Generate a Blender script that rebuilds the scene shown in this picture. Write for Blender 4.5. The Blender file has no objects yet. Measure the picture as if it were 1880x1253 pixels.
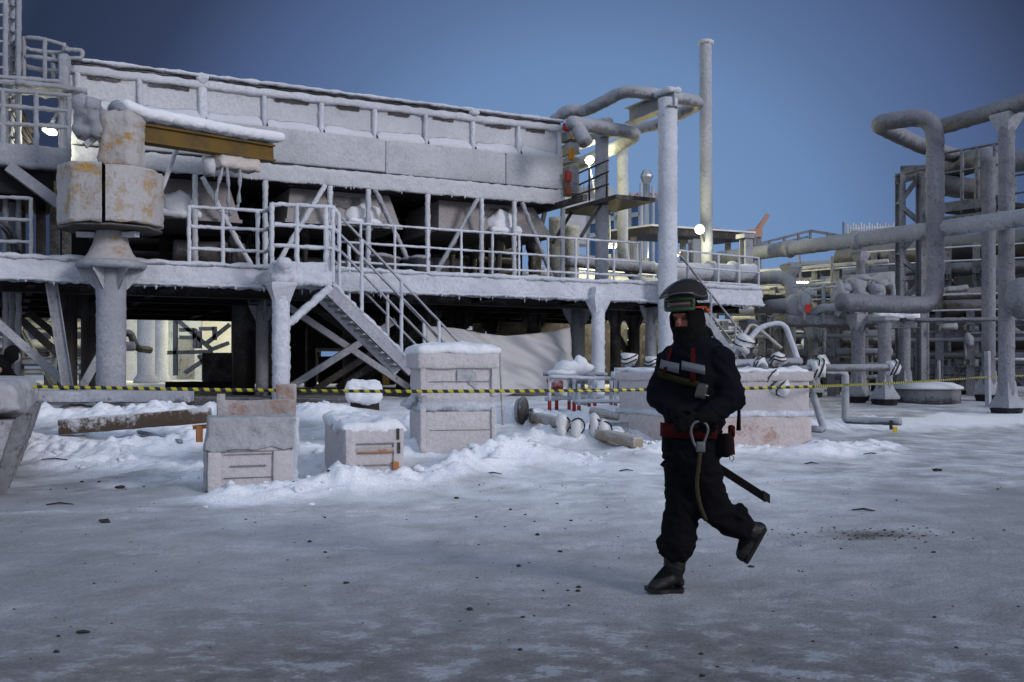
import bpy, math, random
import numpy as np
from mathutils import Vector, Matrix, noise
random.seed(7)
S = bpy.context.scene
COL = S.collection
R = math.radians
# ------------------------------------------------------------------ frame of the place
F, CX, HY, H = 1828.0, 940.0, 672.0, 1.3
ca = 1/math.sqrt(1+.505**2); sa = .505*ca
U = Vector((ca, sa, 0)); V = Vector((-sa, ca, 0)); Z = Vector((0, 0, 1)); O = Vector((-8.98, 17.46, 0))
OU, OV = O.dot(U), O.dot(V)
ANG = math.atan(.505)
def ray(x, y): return Vector(((x-CX)/F, 1, (HY-y)/F))
def onY(x, y, Y): return ray(x, y)*Y + Vector((0, 0, H))
def onb(x, y, b):
    d = ray(x, y); return d*((b+OV)/d.dot(V)) + Vector((0, 0, H))
def ona(x, y, a):
    d = ray(x, y); return d*((a+OU)/d.dot(U)) + Vector((0, 0, H))
def onz(x, y, z):
    d = ray(x, y); return d*((z-H)/d.z) + Vector((0, 0, H))
def W(a, b, z): return O + U*a + V*b + Z*z
def ab(p):
    q = p - O; return q.dot(U), q.dot(V)
def sm(e0, e1, x):
    t = min(1, max(0, (x-e0)/(e1-e0))); return t*t*(3-2*t)
def nz(p, f=1.0): return noise.noise(Vector(p)*f)
# ------------------------------------------------------------------ object bookkeeping
ORIG = {}
def tag(o, label=None, cat=None, group=None, kind=None):
    if label: o['label'] = label
    if cat: o['category'] = cat
    if group: o['group'] = group
    if kind: o['kind'] = kind
    return o
def root(name, loc, label, cat, group=None):
    o = bpy.data.objects.new(name, None); COL.objects.link(o); o.location = loc; o.empty_display_size = .2
    ORIG[o] = Vector(loc); return tag(o, label, cat, group)
def copy_tree(o, off, parent=None, label=None):
    c = o.copy(); COL.objects.link(c)
    if parent is None:
        c.location = o.location + Vector(off)
        if label: c['label'] = label
    else: c.parent = parent
    for ch in o.children: copy_tree(ch, off, c)
    return c
class MB:
    def __init__(s): s.v = []; s.f = []; s.sm = []
    def add(s, vs, fs, smooth=True):
        n = len(s.v); s.v.extend([tuple(p) for p in vs]); s.f.extend([tuple(i+n for i in f) for f in fs]); s.sm.extend([smooth]*len(fs)); return s
    # ---- tube along a list of points (radius may be a list), with rime jitter
    def tube(s, pts, r, n=8, jit=0., step=None, cap=True, freq=9., smooth=True):
        pts = [Vector(p) for p in pts]; rs = list(r) if isinstance(r, (list, tuple)) else [r]*len(pts)
        if step:
            P, Q = [pts[0]], [rs[0]]
            for i in range(len(pts)-1):
                L = (pts[i+1]-pts[i]).length; k = max(1, int(L/step))
                for j in range(1, k+1): P.append(pts[i].lerp(pts[i+1], j/k)); Q.append(rs[i]+(rs[i+1]-rs[i])*j/k)
            pts, rs = P, Q
        vs, fs = [], []; prev = None
        for i, p in enumerate(pts):
            a = pts[max(0, i-1)]; b = pts[min(len(pts)-1, i+1)]; t = (b-a)
            if t.length < 1e-9: t = Vector((0, 0, 1))
            t.normalize()
            if prev is None:
                ref = Z if abs(t.z) < .9 else Vector((1, 0, 0)); x = ref.cross(t).normalized()
            else:
                x = prev - t*prev.dot(t)
                x = x.normalized() if x.length > 1e-6 else t.orthogonal().normalized()
            prev = x; y = t.cross(x)
            for k in range(n):
                an = 2*math.pi*k/n; d = x*math.cos(an)+y*math.sin(an); q = p+d*rs[i]
                if jit: q = q + d*(jit*(nz(q, freq)+.5*nz(q, freq*2.7)))
                vs.append(q)
        for i in range(len(pts)-1):
            for k in range(n):
                k2 = (k+1) % n; fs.append((i*n+k, i*n+k2, (i+1)*n+k2, (i+1)*n+k))
        if cap: fs.append(tuple(range(n-1, -1, -1))); m = (len(pts)-1)*n; fs.append(tuple(range(m, m+n)))
        return s.add(vs, fs, smooth)
    # ---- plain box: centre, three axes, full sizes
    def box(s, c, size, ax=(Vector((1, 0, 0)), Vector((0, 1, 0)), Z)):
        c = Vector(c); vs = []
        for i in (-1, 1):
            for j in (-1, 1):
                for k in (-1, 1): vs.append(c+ax[0]*(i*size[0]/2)+ax[1]*(j*size[1]/2)+ax[2]*(k*size[2]/2))
        return s.add(vs, [(0, 1, 3, 2), (4, 6, 7, 5), (0, 4, 5, 1), (2, 3, 7, 6), (0, 2, 6, 4), (1, 5, 7, 3)], False)
    # ---- bar between two points, rectangular section
    def bar(s, p, q, w, h, up=Z):
        p, q = Vector(p), Vector(q); t = (q-p); L = t.length; t.normalize()
        if abs(t.dot(up)) > .98: up = U
        x = t.cross(up).normalized(); y = x.cross(t)
        return s.box((p+q)/2, (L, w, h), (t, x, y))
    # ---- I or channel section between two points
    def ibeam(s, p, q, w, h, up=Z, th=.018, kind='I'):
        p, q = Vector(p), Vector(q); t = (q-p); L = t.length; t.normalize()
        if abs(t.dot(up)) > .98: up = U
        x = t.cross(up).normalized(); y = x.cross(t); c = (p+q)/2
        s.box(c+y*(h/2-th/2), (L, w, th), (t, x, y)); s.box(c-y*(h/2-th/2), (L, w, th), (t, x, y))
        off = x*(0 if kind == 'I' else w/2-th/2)
        return s.box(c+off, (L, th, h-2*th), (t, x, y))
    # ---- rounded, subdivided, noise-roughened box (rime, snow, crates)
    def rbox(s, c, size, ax=(U, V, Z), r=.03, seg=.12, jit=.0, freq=5., smooth=True, fn=None):
        c = Vector(c); hs = [q/2 for q in size]; r = min([r]+[h*.98 for h in hs])
        ns = [max(1, min(120, int(round(q/seg)))) for q in size]
        idx = {}; vs = []; fs = []
        def coords(n, h):
            e = [-h, -h+r] if r < h*.9 else [-h]
            inner = [-h+r+(2*h-2*r)*i/n for i in range(n+1)] if r < h*.9 else [-h+2*h*i/max(n, 2) for i in range(max(n, 2)+1)]
            out = sorted(set([round(q, 6) for q in ([-h]+inner+[h])])); return out
        C = [coords(ns[i], hs[i]) for i in range(3)]
        N = [len(q)-1 for q in C]
        def vert(i, j, k):
            key = (i, j, k)
            if key in idx: return idx[key]
            p = Vector((C[0][i], C[1][j], C[2][k]))
            inn = Vector([max(-hs[m]+r, min(hs[m]-r, p[m])) for m in range(3)])
            d = p-inn
            if d.length > 1e-9: d.normalize(); p = inn+d*r
            w = c+ax[0]*p[0]+ax[1]*p[1]+ax[2]*p[2]
            if jit:
                dn = (ax[0]*d[0]+ax[1]*d[1]+ax[2]*d[2]); w = w+dn*(jit*(nz(w, freq)+.6*nz(w, freq*2.3)))
            if fn: w = fn(w, p)
            idx[key] = len(vs); vs.append(w); return idx[key]
        for (m, a, b2) in ((0, 1, 2), (1, 2, 0), (2, 0, 1)):
            for side in (0, N[m]):
                for i in range(N[a]):
                    for j in range(N[b2]):
                        q = []
                        for (di, dj) in ((0, 0), (1, 0), (1, 1), (0, 1)):
                            t = [0, 0, 0]; t[m] = side; t[a] = i+di; t[b2] = j+dj; q.append(vert(*t))
                        if side == 0: q.reverse()
                        fs.append(tuple(q))
        return s.add(vs, fs, smooth)
    # ---- surface of revolution about a vertical (or given) axis: profile [(r,h)]
    def lathe(s, c, prof, n=20, ax=(Vector((1, 0, 0)), Vector((0, 1, 0)), Z), jit=0., freq=6., smooth=True, cap=True, rot=0.):
        c = Vector(c); vs = []; fs = []
        for (r, h) in prof:
            for k in range(n):
                a = 2*math.pi*k/n+rot; d = ax[0]*math.cos(a)+ax[1]*math.sin(a); p = c+ax[2]*h+d*r
                if jit: p = p+d*jit*(nz(p, freq)+.5*nz(p, freq*2.5))
                vs.append(p)
        for i in range(len(prof)-1):
            for k in range(n): k2 = (k+1) % n; fs.append((i*n+k, i*n+k2, (i+1)*n+k2, (i+1)*n+k))
        if cap: fs.append(tuple(range(n-1, -1, -1))); m = (len(prof)-1)*n; fs.append(tuple(range(m, m+n)))
        return s.add(vs, fs, smooth)
    # ---- lumpy ball
    def blob(s, c, rad, n=14, jit=.15, freq=4., ax=(Vector((1, 0, 0)), Vector((0, 1, 0)), Z)):
        c = Vector(c); rad = rad if isinstance(rad, (tuple, list)) else (rad,)*3; vs = []; fs = []
        m = max(6, n*3//4)
        for i in range(m+1):
            th = math.pi*i/m
            for k in range(n):
                a = 2*math.pi*k/n; d = Vector((math.sin(th)*math.cos(a), math.sin(th)*math.sin(a), math.cos(th)))
                q = ax[0]*d.x*rad[0]+ax[1]*d.y*rad[1]+ax[2]*d.z*rad[2]
                f = 1+jit*(nz(c+q, freq)+.6*nz(c+q, freq*2.4)); vs.append(c+q*f)
        for i in range(m):
            for k in range(n): k2 = (k+1) % n; fs.append((i*n+k, (i+1)*n+k, (i+1)*n+k2, i*n+k2))
        return s.add(vs, fs, True)
    # ---- extruded polygon (world points), direction vector
    def prism(s, poly, d, smooth=False):
        d = Vector(d); a = [Vector(p) for p in poly]; n = len(a)
        fs = [tuple(range(n)), tuple(range(2*n-1, n-1, -1))]
        for i in range(n): j = (i+1) % n; fs.append((i, i+n, j+n, j))
        return s.add(a+[p+d for p in a], fs, smooth)
    def build(s, name, mat, parent=None, label=None, cat=None, group=None, kind=None):
        vs = np.array(s.v); lo, hi = vs.min(0), vs.max(0)
        loc = Vector(((lo[0]+hi[0])/2, (lo[1]+hi[1])/2, lo[2] if parent is None else (lo[2]+hi[2])/2))
        me = bpy.data.meshes.new(name); me.from_pydata([tuple(q) for q in (vs-np.array(loc))], [], s.f)
        me.polygons.foreach_set('use_smooth', s.sm)
        o = bpy.data.objects.new(name, me); COL.objects.link(o)
        if mat: me.materials.append(mat)
        ORIG[o] = loc
        o.location = loc-(ORIG[parent] if parent else Vector())
        if parent: o.parent = parent
        me.update()
        return tag(o, label, cat, group, kind)
def bez(pts, rad=.3, n=6):
    """polyline with rounded corners"""
    pts = [Vector(p) for p in pts]; out = [pts[0]]
    for i in range(1, len(pts)-1):
        a, b, c = pts[i-1], pts[i], pts[i+1]
        r = min(rad, (a-b).length*.49, (c-b).length*.49)
        p, q = b+(a-b).normalized()*r, b+(c-b).normalized()*r
        for k in range(n+1):
            t = k/n; out.append(p*(1-t)**2+b*2*t*(1-t)+q*t*t)
    out.append(pts[-1]); return out
# ------------------------------------------------------------------ materials
MAT = {}
def newmat(name):
    m = bpy.data.materials.new(name); m.use_nodes = True; nt = m.node_tree
    return m, nt, nt.nodes['Principled BSDF'], nt.nodes, nt.links
def N(nt, t, **kw):
    n = nt.nodes.new(t)
    for k, v in kw.items(): setattr(n, k, v)
    return n
def noise_tex(nt, scale, detail=4, rough=.6, vec=None):
    n = N(nt, 'ShaderNodeTexNoise'); n.inputs['Scale'].default_value = scale; n.inputs['Detail'].default_value = detail; n.inputs['Roughness'].default_value = rough
    if vec is not None: nt.links.new(vec, n.inputs['Vector'])
    return n
def ramp(nt, fac, stops, interp='LINEAR'):
    r = N(nt, 'ShaderNodeValToRGB'); e = r.color_ramp; e.interpolation = interp
    while len(e.elements) < len(stops): e.elements.new(.5)
    for el, (p, c) in zip(e.elements, stops): el.position = p; el.color = (*c, 1) if len(c) == 3 else c
    nt.links.new(fac, r.inputs[0]); return r
def math_(nt, op, a, b=None, c=None):
    n = N(nt, 'ShaderNodeMath'); n.operation = op
    for i, q in enumerate((a, b, c)):
        if q is None: continue
        if isinstance(q, (int, float)): n.inputs[i].default_value = q
        else: nt.links.new(q, n.inputs[i])
    return n.outputs[0]
def mix(nt, fac, a, b):
    n = N(nt, 'ShaderNodeMix'); n.data_type = 'RGBA'
    for i, q in ((0, fac), (6, a), (7, b)):
        if isinstance(q, (int, float)): n.inputs[i].default_value = q
        elif isinstance(q, tuple): n.inputs[i].default_value = (*q, 1)
        else: nt.links.new(q, n.inputs[i])
    return n.outputs[2]
def frosted(name, under=(.1, .1, .105), cover=.5, up=.35, scale=3., tint=(.70, .72, .76), tint2=(.52, .53, .57), bump=.5, bscale=22., metal=.0, rough=.55, sharp=.12, rust=None, grain=0.):
    """steel or timber with rime: cover = share hidden by frost (1 = all)"""
    m, nt, bs, nd, lk = newmat(name); g = N(nt, 'ShaderNodeNewGeometry'); pos = g.outputs['Position']
    n1 = noise_tex(nt, scale, 6, .65, pos); n2 = noise_tex(nt, scale*.23, 3, .5, pos); n3 = noise_tex(nt, bscale, 5, .7, pos)
    sep = N(nt, 'ShaderNodeSeparateXYZ'); lk.new(g.outputs['Normal'], sep.inputs[0])
    s1 = math_(nt, 'MULTIPLY_ADD', sep.outputs[2], up, n1.outputs[0])
    s2 = math_(nt, 'MULTIPLY_ADD', n2.outputs[0], .5, s1)
    s2 = math_(nt, 'MULTIPLY_ADD', n3.outputs[0], .45, s2)
    lo = 1.475-cover
    mr = N(nt, 'ShaderNodeMapRange'); mr.interpolation_type = 'SMOOTHSTEP'; lk.new(s2, mr.inputs[0])
    mr.inputs[1].default_value = lo-sharp; mr.inputs[2].default_value = lo+sharp
    fr = ramp(nt, n2.outputs[0], [(.35, tint2), (.62, tint)])
    fr2 = mix(nt, ramp(nt, n3.outputs[0], [(.38, (.9,)*3), (.6, (0.,)*3)]).outputs[0], fr.outputs[0], tint2)
    un = under
    if rust:
        n4 = noise_tex(nt, scale*.8, 5, .7, pos); rr = ramp(nt, n4.outputs[0], [(.42, under), (.6, rust)]); un = rr.outputs[0]
    if grain:
        mp = N(nt, 'ShaderNodeMapping'); mp.inputs['Scale'].default_value = (2, 2, 40); lk.new(pos, mp.inputs[0])
        n5 = noise_tex(nt, grain, 3, .6, mp.outputs[0]); un = mix(nt, math_(nt, 'MULTIPLY', n5.outputs[0], .6), un, tuple(q*.55 for q in under))
    col = mix(nt, mr.outputs[0], un, fr2); lk.new(col, bs.inputs['Base Color'])
    rg = math_(nt, 'MULTIPLY_ADD', mr.outputs[0], .9-rough, rough); lk.new(rg, bs.inputs['Roughness'])
    if metal: lk.new(math_(nt, 'MULTIPLY_ADD', mr.outputs[0], -metal, metal), bs.inputs['Metallic'])
    bp = N(nt, 'ShaderNodeBump'); bp.inputs['Strength'].default_value = bump; bp.inputs['Distance'].default_value = .03
    hh = math_(nt, 'MULTIPLY_ADD', mr.outputs[0], .5, math_(nt, 'MULTIPLY', n3.outputs[0], 1.0)); lk.new(hh, bp.inputs['Height']); lk.new(bp.outputs[0], bs.inputs['Normal'])
    bs.inputs['Specular IOR Level'].default_value = .25
    MAT[name] = m; return m
def plain(name, col, rough=.6, metal=0., emit=None, estr=0., bump=0., bscale=60., spec=.3, var=.0):
    m, nt, bs, nd, lk = newmat(name); bs.inputs['Base Color'].default_value = (*col, 1); bs.inputs['Roughness'].default_value = rough; bs.inputs['Metallic'].default_value = metal; bs.inputs['Specular IOR Level'].default_value = spec
    if emit: bs.inputs['Emission Color'].default_value = (*emit, 1); bs.inputs['Emission Strength'].default_value = estr
    if bump or var:
        g = N(nt, 'ShaderNodeNewGeometry'); n = noise_tex(nt, bscale, 5, .65, g.outputs['Position'])
        if bump:
            bp = N(nt, 'ShaderNodeBump'); bp.inputs['Strength'].default_value = bump; bp.inputs['Distance'].default_value = .02; lk.new(n.outputs[0], bp.inputs['Height']); lk.new(bp.outputs[0], bs.inputs['Normal'])
        if var:
            n2 = noise_tex(nt, bscale*.2, 4, .6, g.outputs['Position']); c = mix(nt, math_(nt, 'MULTIPLY', n2.outputs[0], var), col, tuple(q*.45 for q in col)); lk.new(c, bs.inputs['Base Color'])
    MAT[name] = m; return m
rime = frosted('rime', (.17, .175, .19), .80, .28, 3.8, tint=(.67, .70, .755), tint2=(.49, .52, .575), bump=.9, bscale=15, sharp=.16)
rime_dim = frosted('thin grey rime', (.13, .135, .145), .84, .25, 5., tint=(.37, .39, .43), tint2=(.26, .275, .31), bump=.9, bscale=15, sharp=.16)
rime_heavy = frosted('heavy rime', (.3, .3, .32), .95, .2, 3., tint=(.64, .67, .72), tint2=(.47, .49, .54), bump=.9, bscale=13)
panel = frosted('rimed sheet panel', (.30, .31, .33), .78, .15, 2.2, tint=(.58, .60, .635), tint2=(.46, .475, .51), bump=.8, bscale=14, sharp=.2)
panel_low = frosted('thin rimed sheet', (.33, .335, .35), .68, .1, 1.6, tint=(.52, .54, .575), tint2=(.44, .455, .49), bump=.8, bscale=16, sharp=.25)
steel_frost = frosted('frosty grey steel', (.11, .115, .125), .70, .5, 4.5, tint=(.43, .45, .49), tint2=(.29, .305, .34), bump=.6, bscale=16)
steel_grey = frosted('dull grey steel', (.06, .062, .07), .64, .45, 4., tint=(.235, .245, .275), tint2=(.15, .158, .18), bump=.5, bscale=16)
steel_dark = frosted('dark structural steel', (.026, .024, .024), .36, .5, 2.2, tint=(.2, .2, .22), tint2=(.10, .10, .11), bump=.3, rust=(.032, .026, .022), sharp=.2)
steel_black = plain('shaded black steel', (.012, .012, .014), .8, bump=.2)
pipe_frost = frosted('rimed pipe', (.16, .16, .17), .72, .3, 3.4, tint=(.46, .485, .53), tint2=(.31, .325, .36), bump=.9, bscale=15, sharp=.15)
pipe_thin = frosted('thinly rimed pipe', (.12, .12, .12), .62, .45, 3., tint=(.37, .385, .42), tint2=(.24, .25, .275), bump=.7, bscale=16, sharp=.18)
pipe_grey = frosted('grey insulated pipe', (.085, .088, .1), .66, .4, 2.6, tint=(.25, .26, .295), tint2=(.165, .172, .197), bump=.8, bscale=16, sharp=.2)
vessel = frosted('dark insulated vessel', (.04, .038, .035), .40, .75, 1.8, tint=(.2, .2, .215), tint2=(.12, .12, .13), bump=.5, sharp=.16)
crate_m = frosted('frosted pink plywood', (.36, .22, .17), .87, .25, 3.2, tint=(.575, .56, .585), tint2=(.475, .445, .455), bump=.8, bscale=18, sharp=.13, grain=8)
crate_bare = frosted('half frosted plywood', (.40, .19, .10), .60, .3, 3.6, tint=(.50, .48, .49), tint2=(.36, .33, .325), bump=.7, bscale=18, sharp=.16, grain=8)
tarp_grey = frosted('grey frosted tarpaulin', (.19, .185, .19), .74, .35, 5., tint=(.46, .47, .50), tint2=(.31, .315, .335), bump=1., bscale=12, sharp=.16)
wood_orange = plain('bare orange timber', (.42, .17, .06), .75, bump=.3, var=.5)
timber = frosted('weathered timber', (.10, .07, .05), .40, .6, 4., tint=(.66, .67, .7), tint2=(.5, .5, .52), bump=.5, grain=10)
timber_pale = frosted('pale timber beam', (.34, .28, .2), .5, .5, 3., tint=(.5, .5, .52), tint2=(.4, .38, .37), bump=.4, grain=10)
yellow_rime = frosted('rimed yellow paint', (.46, .26, .02), .605, .15, 2.2, tint=(.44, .44, .465), tint2=(.405, .385, .38), bump=.9, bscale=15, sharp=.13)
yellow_boom = frosted('grimy yellow paint', (.135, .080, .012), .12, .5, 2.6, tint=(.5, .5, .5), tint2=(.3, .27, .2), bump=.3, rust=(.08, .055, .02))
snow = frosted('fresh snow', (.8, .82, .86), 1.6, .1, 2., tint=(.80, .82, .86), tint2=(.70, .725, .77), bump=.6, bscale=14)
peach = frosted('frosted peach steel', (.22, .17, .15), .80, .1, 1.6, tint=(.37, .36, .37), tint2=(.26, .24, .24), bump=.4, sharp=.3)
red_paint = frosted('red paint under frost', (.25, .02, .02), .5, .3, 5., tint=(.5, .5, .52), tint2=(.36, .34, .35), sharp=.1, bump=.4)
red_bare = plain('red paint', (.30, .022, .02), .5)
# ------------------------------------------------------------------ camera, world, sun
cd = bpy.data.cameras.new('camera'); cam = bpy.data.objects.new('camera', cd); COL.objects.link(cam); S.camera = cam
cam.location = (0, 0, H); cam.rotation_euler = (R(90), 0, 0); cd.lens = 35; cd.sensor_width = 36; cd.clip_end = 3000; cd.clip_start = .05
cd.shift_y = (HY-626.5)/1880
S.view_settings.view_transform = 'Standard'; S.view_settings.look = 'None'; S.view_settings.exposure = 0.0; S.view_settings.gamma = 1
w = bpy.data.worlds.new("World"); S.world = w; w.use_nodes = True; nt = w.node_tree; bg = nt.nodes['Background']
# dusk dome: deep blue ahead, the pale after-glow of the set sun behind the camera (a clear Nishita sky gives its slow change of hue)
tc = N(nt, 'ShaderNodeTexCoord'); sp = N(nt, 'ShaderNodeSeparateXYZ'); nt.links.new(tc.outputs['Generated'], sp.inputs[0])
dt = N(nt, 'ShaderNodeVectorMath'); dt.operation = 'DOT_PRODUCT'; nt.links.new(tc.outputs['Generated'], dt.inputs[0]); gd = Vector((.077, 1, .04)).normalized(); dt.inputs[1].default_value = gd
ang = math_(nt, 'ARCCOSINE', dt.outputs['Value'])
ahead = ramp(nt, math_(nt, 'MULTIPLY', ang, 1/1.6), [(.0, (.178, .300, .530)), (.11, (.166, .282, .508)), (.160, (.142, .246, .460)), (.203, (.102, .171, .337)), (.250, (.072, .115, .245)), (.300, (.034, .051, .108)), (.36, (.022, .035, .074)), (.46, (.07, .095, .15)), (.62, (.22, .28, .40)), (1., (.36, .46, .62))])
back = ramp(nt, sp.outputs[2], [(.0, (.62, .60, .66)), (.2, (.62, .65, .76)), (.5, (.46, .56, .74)), (1., (.36, .46, .62))])
az = N(nt, 'ShaderNodeMapRange'); az.interpolation_type = 'SMOOTHSTEP'; nt.links.new(sp.outputs[1], az.inputs[0]); az.inputs[1].default_value = .35; az.inputs[2].default_value = -.75
nt.links.new(mix(nt, az.outputs[0], ahead.outputs[0], back.outputs[0]), bg.inputs[0]); bg.inputs[1].default_value = 1.
sl = bpy.data.lights.new('sun', 'SUN'); so = bpy.data.objects.new('sun', sl); COL.objects.link(so)
sl.energy = 1.5; sl.angle = R(16); sl.color = (1, .93, .94)
so.rotation_euler = (R(90-19), 0, R(54))
# ------------------------------------------------------------------ ground
def base_h(X, Y):
    l = .6*sm(11.5, 19.5, Y); r = .42*sm(19, 27, Y); t = sm(1.0, 5.5, X-.18*(Y-14)); return l*(1-t)+r*t
RID = [((-2.7, 9.55), (-1.7, 10.3), .11, .40), ((-1.7, 10.3), (-.7, 11.4), .13, .45), ((-.7, 11.9), (.2, 13.0), .22, .5), ((.2, 13.0), (.9, 12.7), .08, .5),
       ((1.8, 13.7), (2.7, 14.3), .10, .35), ((2.7, 14.25), (4.6, 14.4), .06, .3), ((4.4, 14.6), (5.6, 15.4), .1, .5),
       ((-7.6, 16.6), (-3.2, 16.7), .22, .7), ((-6.6, 15.0), (-4.5, 15.4), .10, .5), ((-3.6, 14.2), (-3.0, 13.6), .14, .5), ((-2.2, 15.2), (-.9, 15.6), .2, .6), ((.1, 16.2), (2.3, 16.2), .2, .7),
       ((5.5, 20.2), (12.5, 22.0), .16, .8), ((-3.3, 10.9), (-2.4, 12.4), .10, .4), ((-2.2, 12.8), (-1.2, 13.8), .16, .5), ((-5.6, 12.6), (-3.7, 12.1), .09, .6), ((-8.2, 14.2), (-5.2, 13.4), .13, .8), ((.3, 14.6), (1.5, 14.9), .12, .5), ((-4.8, 13.8), (-3.9, 15.2), .14, .5), ((2.3, 13.9), (5.2, 14.1), .07, .35), ((-5.4, 8.5), (-1.7, 9.2), .025, .10), ((1.9, 10.6), (4.4, 11.4), .02, .12), ((-.6, 11.0), (1.2, 10.6), .03, .4)]
def ground_h(X, Y):
    h = base_h(X, Y); k = 0.
    for (a, b, hh, wd) in RID:
        ax, ay = a; bx, by = b; dx, dy = bx-ax, by-ay; L2 = dx*dx+dy*dy
        t = min(1, max(0, ((X-ax)*dx+(Y-ay)*dy)/L2)); d2 = (X-ax-dx*t)**2+(Y-ay-dy*t)**2
        g = math.exp(-d2/(wd*wd)); n = nz((X*1.6, Y*1.6, 3.1)); h += hh*g*(.75+.7*n); k = max(k, g*min(1, hh/.12))
    off = sm(8.8, 10.5, Y)*(1-.75*sm(24, 30, Y))
    rough = k*.9+.24*off
    h += rough*(.06*nz((X*2.4, Y*2.4, 7.7))+.12*abs(nz((X*4.6, Y*4.6, 1.3)))*k+.065*nz((X*8, Y*8, 2.2))*k+.03*nz((X*15, Y*15, 2.9))*k)
    h += (.016*abs(nz((X*2.1, Y*3.1, 4.4)))+.008*nz((X*5.3, Y*6.1, 6.4))+.004*nz((X*11, Y*12, 1.4)))*(1-.5*off)
    h += .012*nz((X*.7, Y*.9, 5.)) + .02*off*nz((X*1.1, Y*1.1, 9.))
    ru = 0.
    for y0, w_ in ((7.35, .10), (8.75, .11)):
        q = (Y-y0-.09*X-.12*nz((X*.5, y0, 0)))/w_; ru += math.exp(-q*q)*(.6+.4*math.sin(X*40))
    h -= .012*ru
    return h, max(k, .24*sm(9.2, 11.5, Y))
def gz(X, Y): return ground_h(X, Y)[0]
def axis(lo, hi, st, far):
    a = list(np.arange(lo, hi+1e-6, st)); q = st; p = hi
    up = []
    while p < far: q *= 1.25; p += q; up.append(p)
    q = st; p = lo; dn = []
    while p > -far: q *= 1.25; p -= q; dn.append(p)
    return dn[::-1]+a+up
xs = axis(-8.0, 8.0, .045, 900.); ys = [y for y in axis(3.0, 17.2, .045, 1500.) if y > -60]
vs = []; ks = []
for y in ys:
    for x in xs:
        if abs(x) < 40 and -5 < y < 70: h, k = ground_h(x, y)
        else: h, k = base_h(x, y), 0.
        vs.append((x, y, h)); ks.append(k)
# boot prints: the worker's own track and older ones across the yard
va = np.array(vs); rp = random.Random(5); prints = []
def track(x0, y0, an, n, st=.72):
    d = np.array((math.cos(R(an)), math.sin(R(an)))); q = np.array((-d[1], d[0])); p = np.array((x0, y0))
    for k in range(n):
        prints.append((p+q*(.10 if k % 2 else -.10)+np.array((rp.gauss(0, .03), rp.gauss(0, .03))), an+rp.gauss(0, 8), rp.uniform(.6, 1.))); p = p+d*st*rp.uniform(.9, 1.1)
track(1.45, 5.75, 2, 6); track(-4.2, 8.3, 12, 10); track(.4, 9.3, 80, 6); track(-2.6, 7.0, 4, 9); track(3.0, 9.4, 160, 9); track(4.8, 6.6, 172, 7); track(-4.4, 10.6, 70, 6); track(1.0, 11.6, 15, 6)
for (c, an, dp) in prints:
    ca_, sa_ = math.cos(R(an)), math.sin(R(an)); dx, dy = va[:, 0]-c[0], va[:, 1]-c[1]; sel = np.nonzero((abs(dx) < .5) & (abs(dy) < .5))[0]
    e = ((dx[sel]*ca_+dy[sel]*sa_)/.155)**2+((-dx[sel]*sa_+dy[sel]*ca_)/.07)**2; va[sel, 2] += -.022*dp*np.exp(-e**2)+.012*dp*np.exp(-(np.sqrt(e)-1.5)**2/.1)
vs = [tuple(q) for q in va]
nx = len(xs); fs = [(j*nx+i, j*nx+i+1, (j+1)*nx+i+1, (j+1)*nx+i) for j in range(len(ys)-1) for i in range(nx-1)]
gm = MB(); gm.add(vs, fs, True)
m, nt, bs, nd, lk = newmat('snow and packed ice'); g = N(nt, 'ShaderNodeNewGeometry'); pos = g.outputs['Position']
at = N(nt, 'ShaderNodeAttribute'); at.attribute_name = 'bank'
sp = N(nt, 'ShaderNodeSeparateXYZ'); lk.new(pos, sp.inputs[0])
nbig = noise_tex(nt, .35, 4, .55, pos); nmid = noise_tex(nt, 1.6, 6, .62, pos); nfin = noise_tex(nt, 14, 6, .7, pos); nsp = noise_tex(nt, 55, 4, .6, pos)
mp = N(nt, 'ShaderNodeMapping'); mp.inputs['Scale'].default_value = (3.3, 4.3, 1); mp.inputs['Rotation'].default_value = (0, 0, R(24)); lk.new(pos, mp.inputs[0])
nice = noise_tex(nt, 1.25, 9, .68, mp.outputs[0]); nmask = noise_tex(nt, .5, 3, .5, pos)
# bare ice with snow remnants near the road's middle, packed snow farther on; foreground also darkened in colour for vignetting
near = N(nt, 'ShaderNodeMapRange'); near.interpolation_type = 'SMOOTHSTEP'; lk.new(math_(nt, 'MULTIPLY_ADD', nmask.outputs[0], 2.2, sp.outputs[1]), near.inputs[0]); near.inputs[1].default_value = 4.6; near.inputs[2].default_value = 8.0
ice = ramp(nt, nice.outputs[0], [(.42, (.115, .112, .118)), (.50, (.165, .162, .17)), (.552, (.195, .195, .207)), (.572, (.31, .325, .36))])
pack = ramp(nt, nmid.outputs[0], [(.36, (.50, .51, .53)), (.5, (.64, .655, .69)), (.62, (.74, .76, .80))])
mid = N(nt, 'ShaderNodeMapRange'); mid.interpolation_type = 'SMOOTHSTEP'; lk.new(math_(nt, 'MULTIPLY_ADD', nbig.outputs[0], 2.0, sp.outputs[1]), mid.inputs[0]); mid.inputs[1].default_value = 7.4; mid.inputs[2].default_value = 11.2
worn = ramp(nt, nmid.outputs[0], [(.36, (.30, .305, .32)), (.5, (.37, .378, .40)), (.64, (.43, .44, .468))])
c0 = mix(nt, mid.outputs[0], worn.outputs[0], pack.outputs[0])
c1 = mix(nt, near.outputs[0], ice.outputs[0], c0)
fresh = N(nt, 'ShaderNodeMapRange'); fresh.interpolation_type = 'SMOOTHSTEP'; lk.new(math_(nt, 'MULTIPLY_ADD', nmid.outputs[0], .8, at.outputs['Fac']), fresh.inputs[0]); fresh.inputs[1].default_value = .45; fresh.inputs[2].default_value = .95
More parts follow.
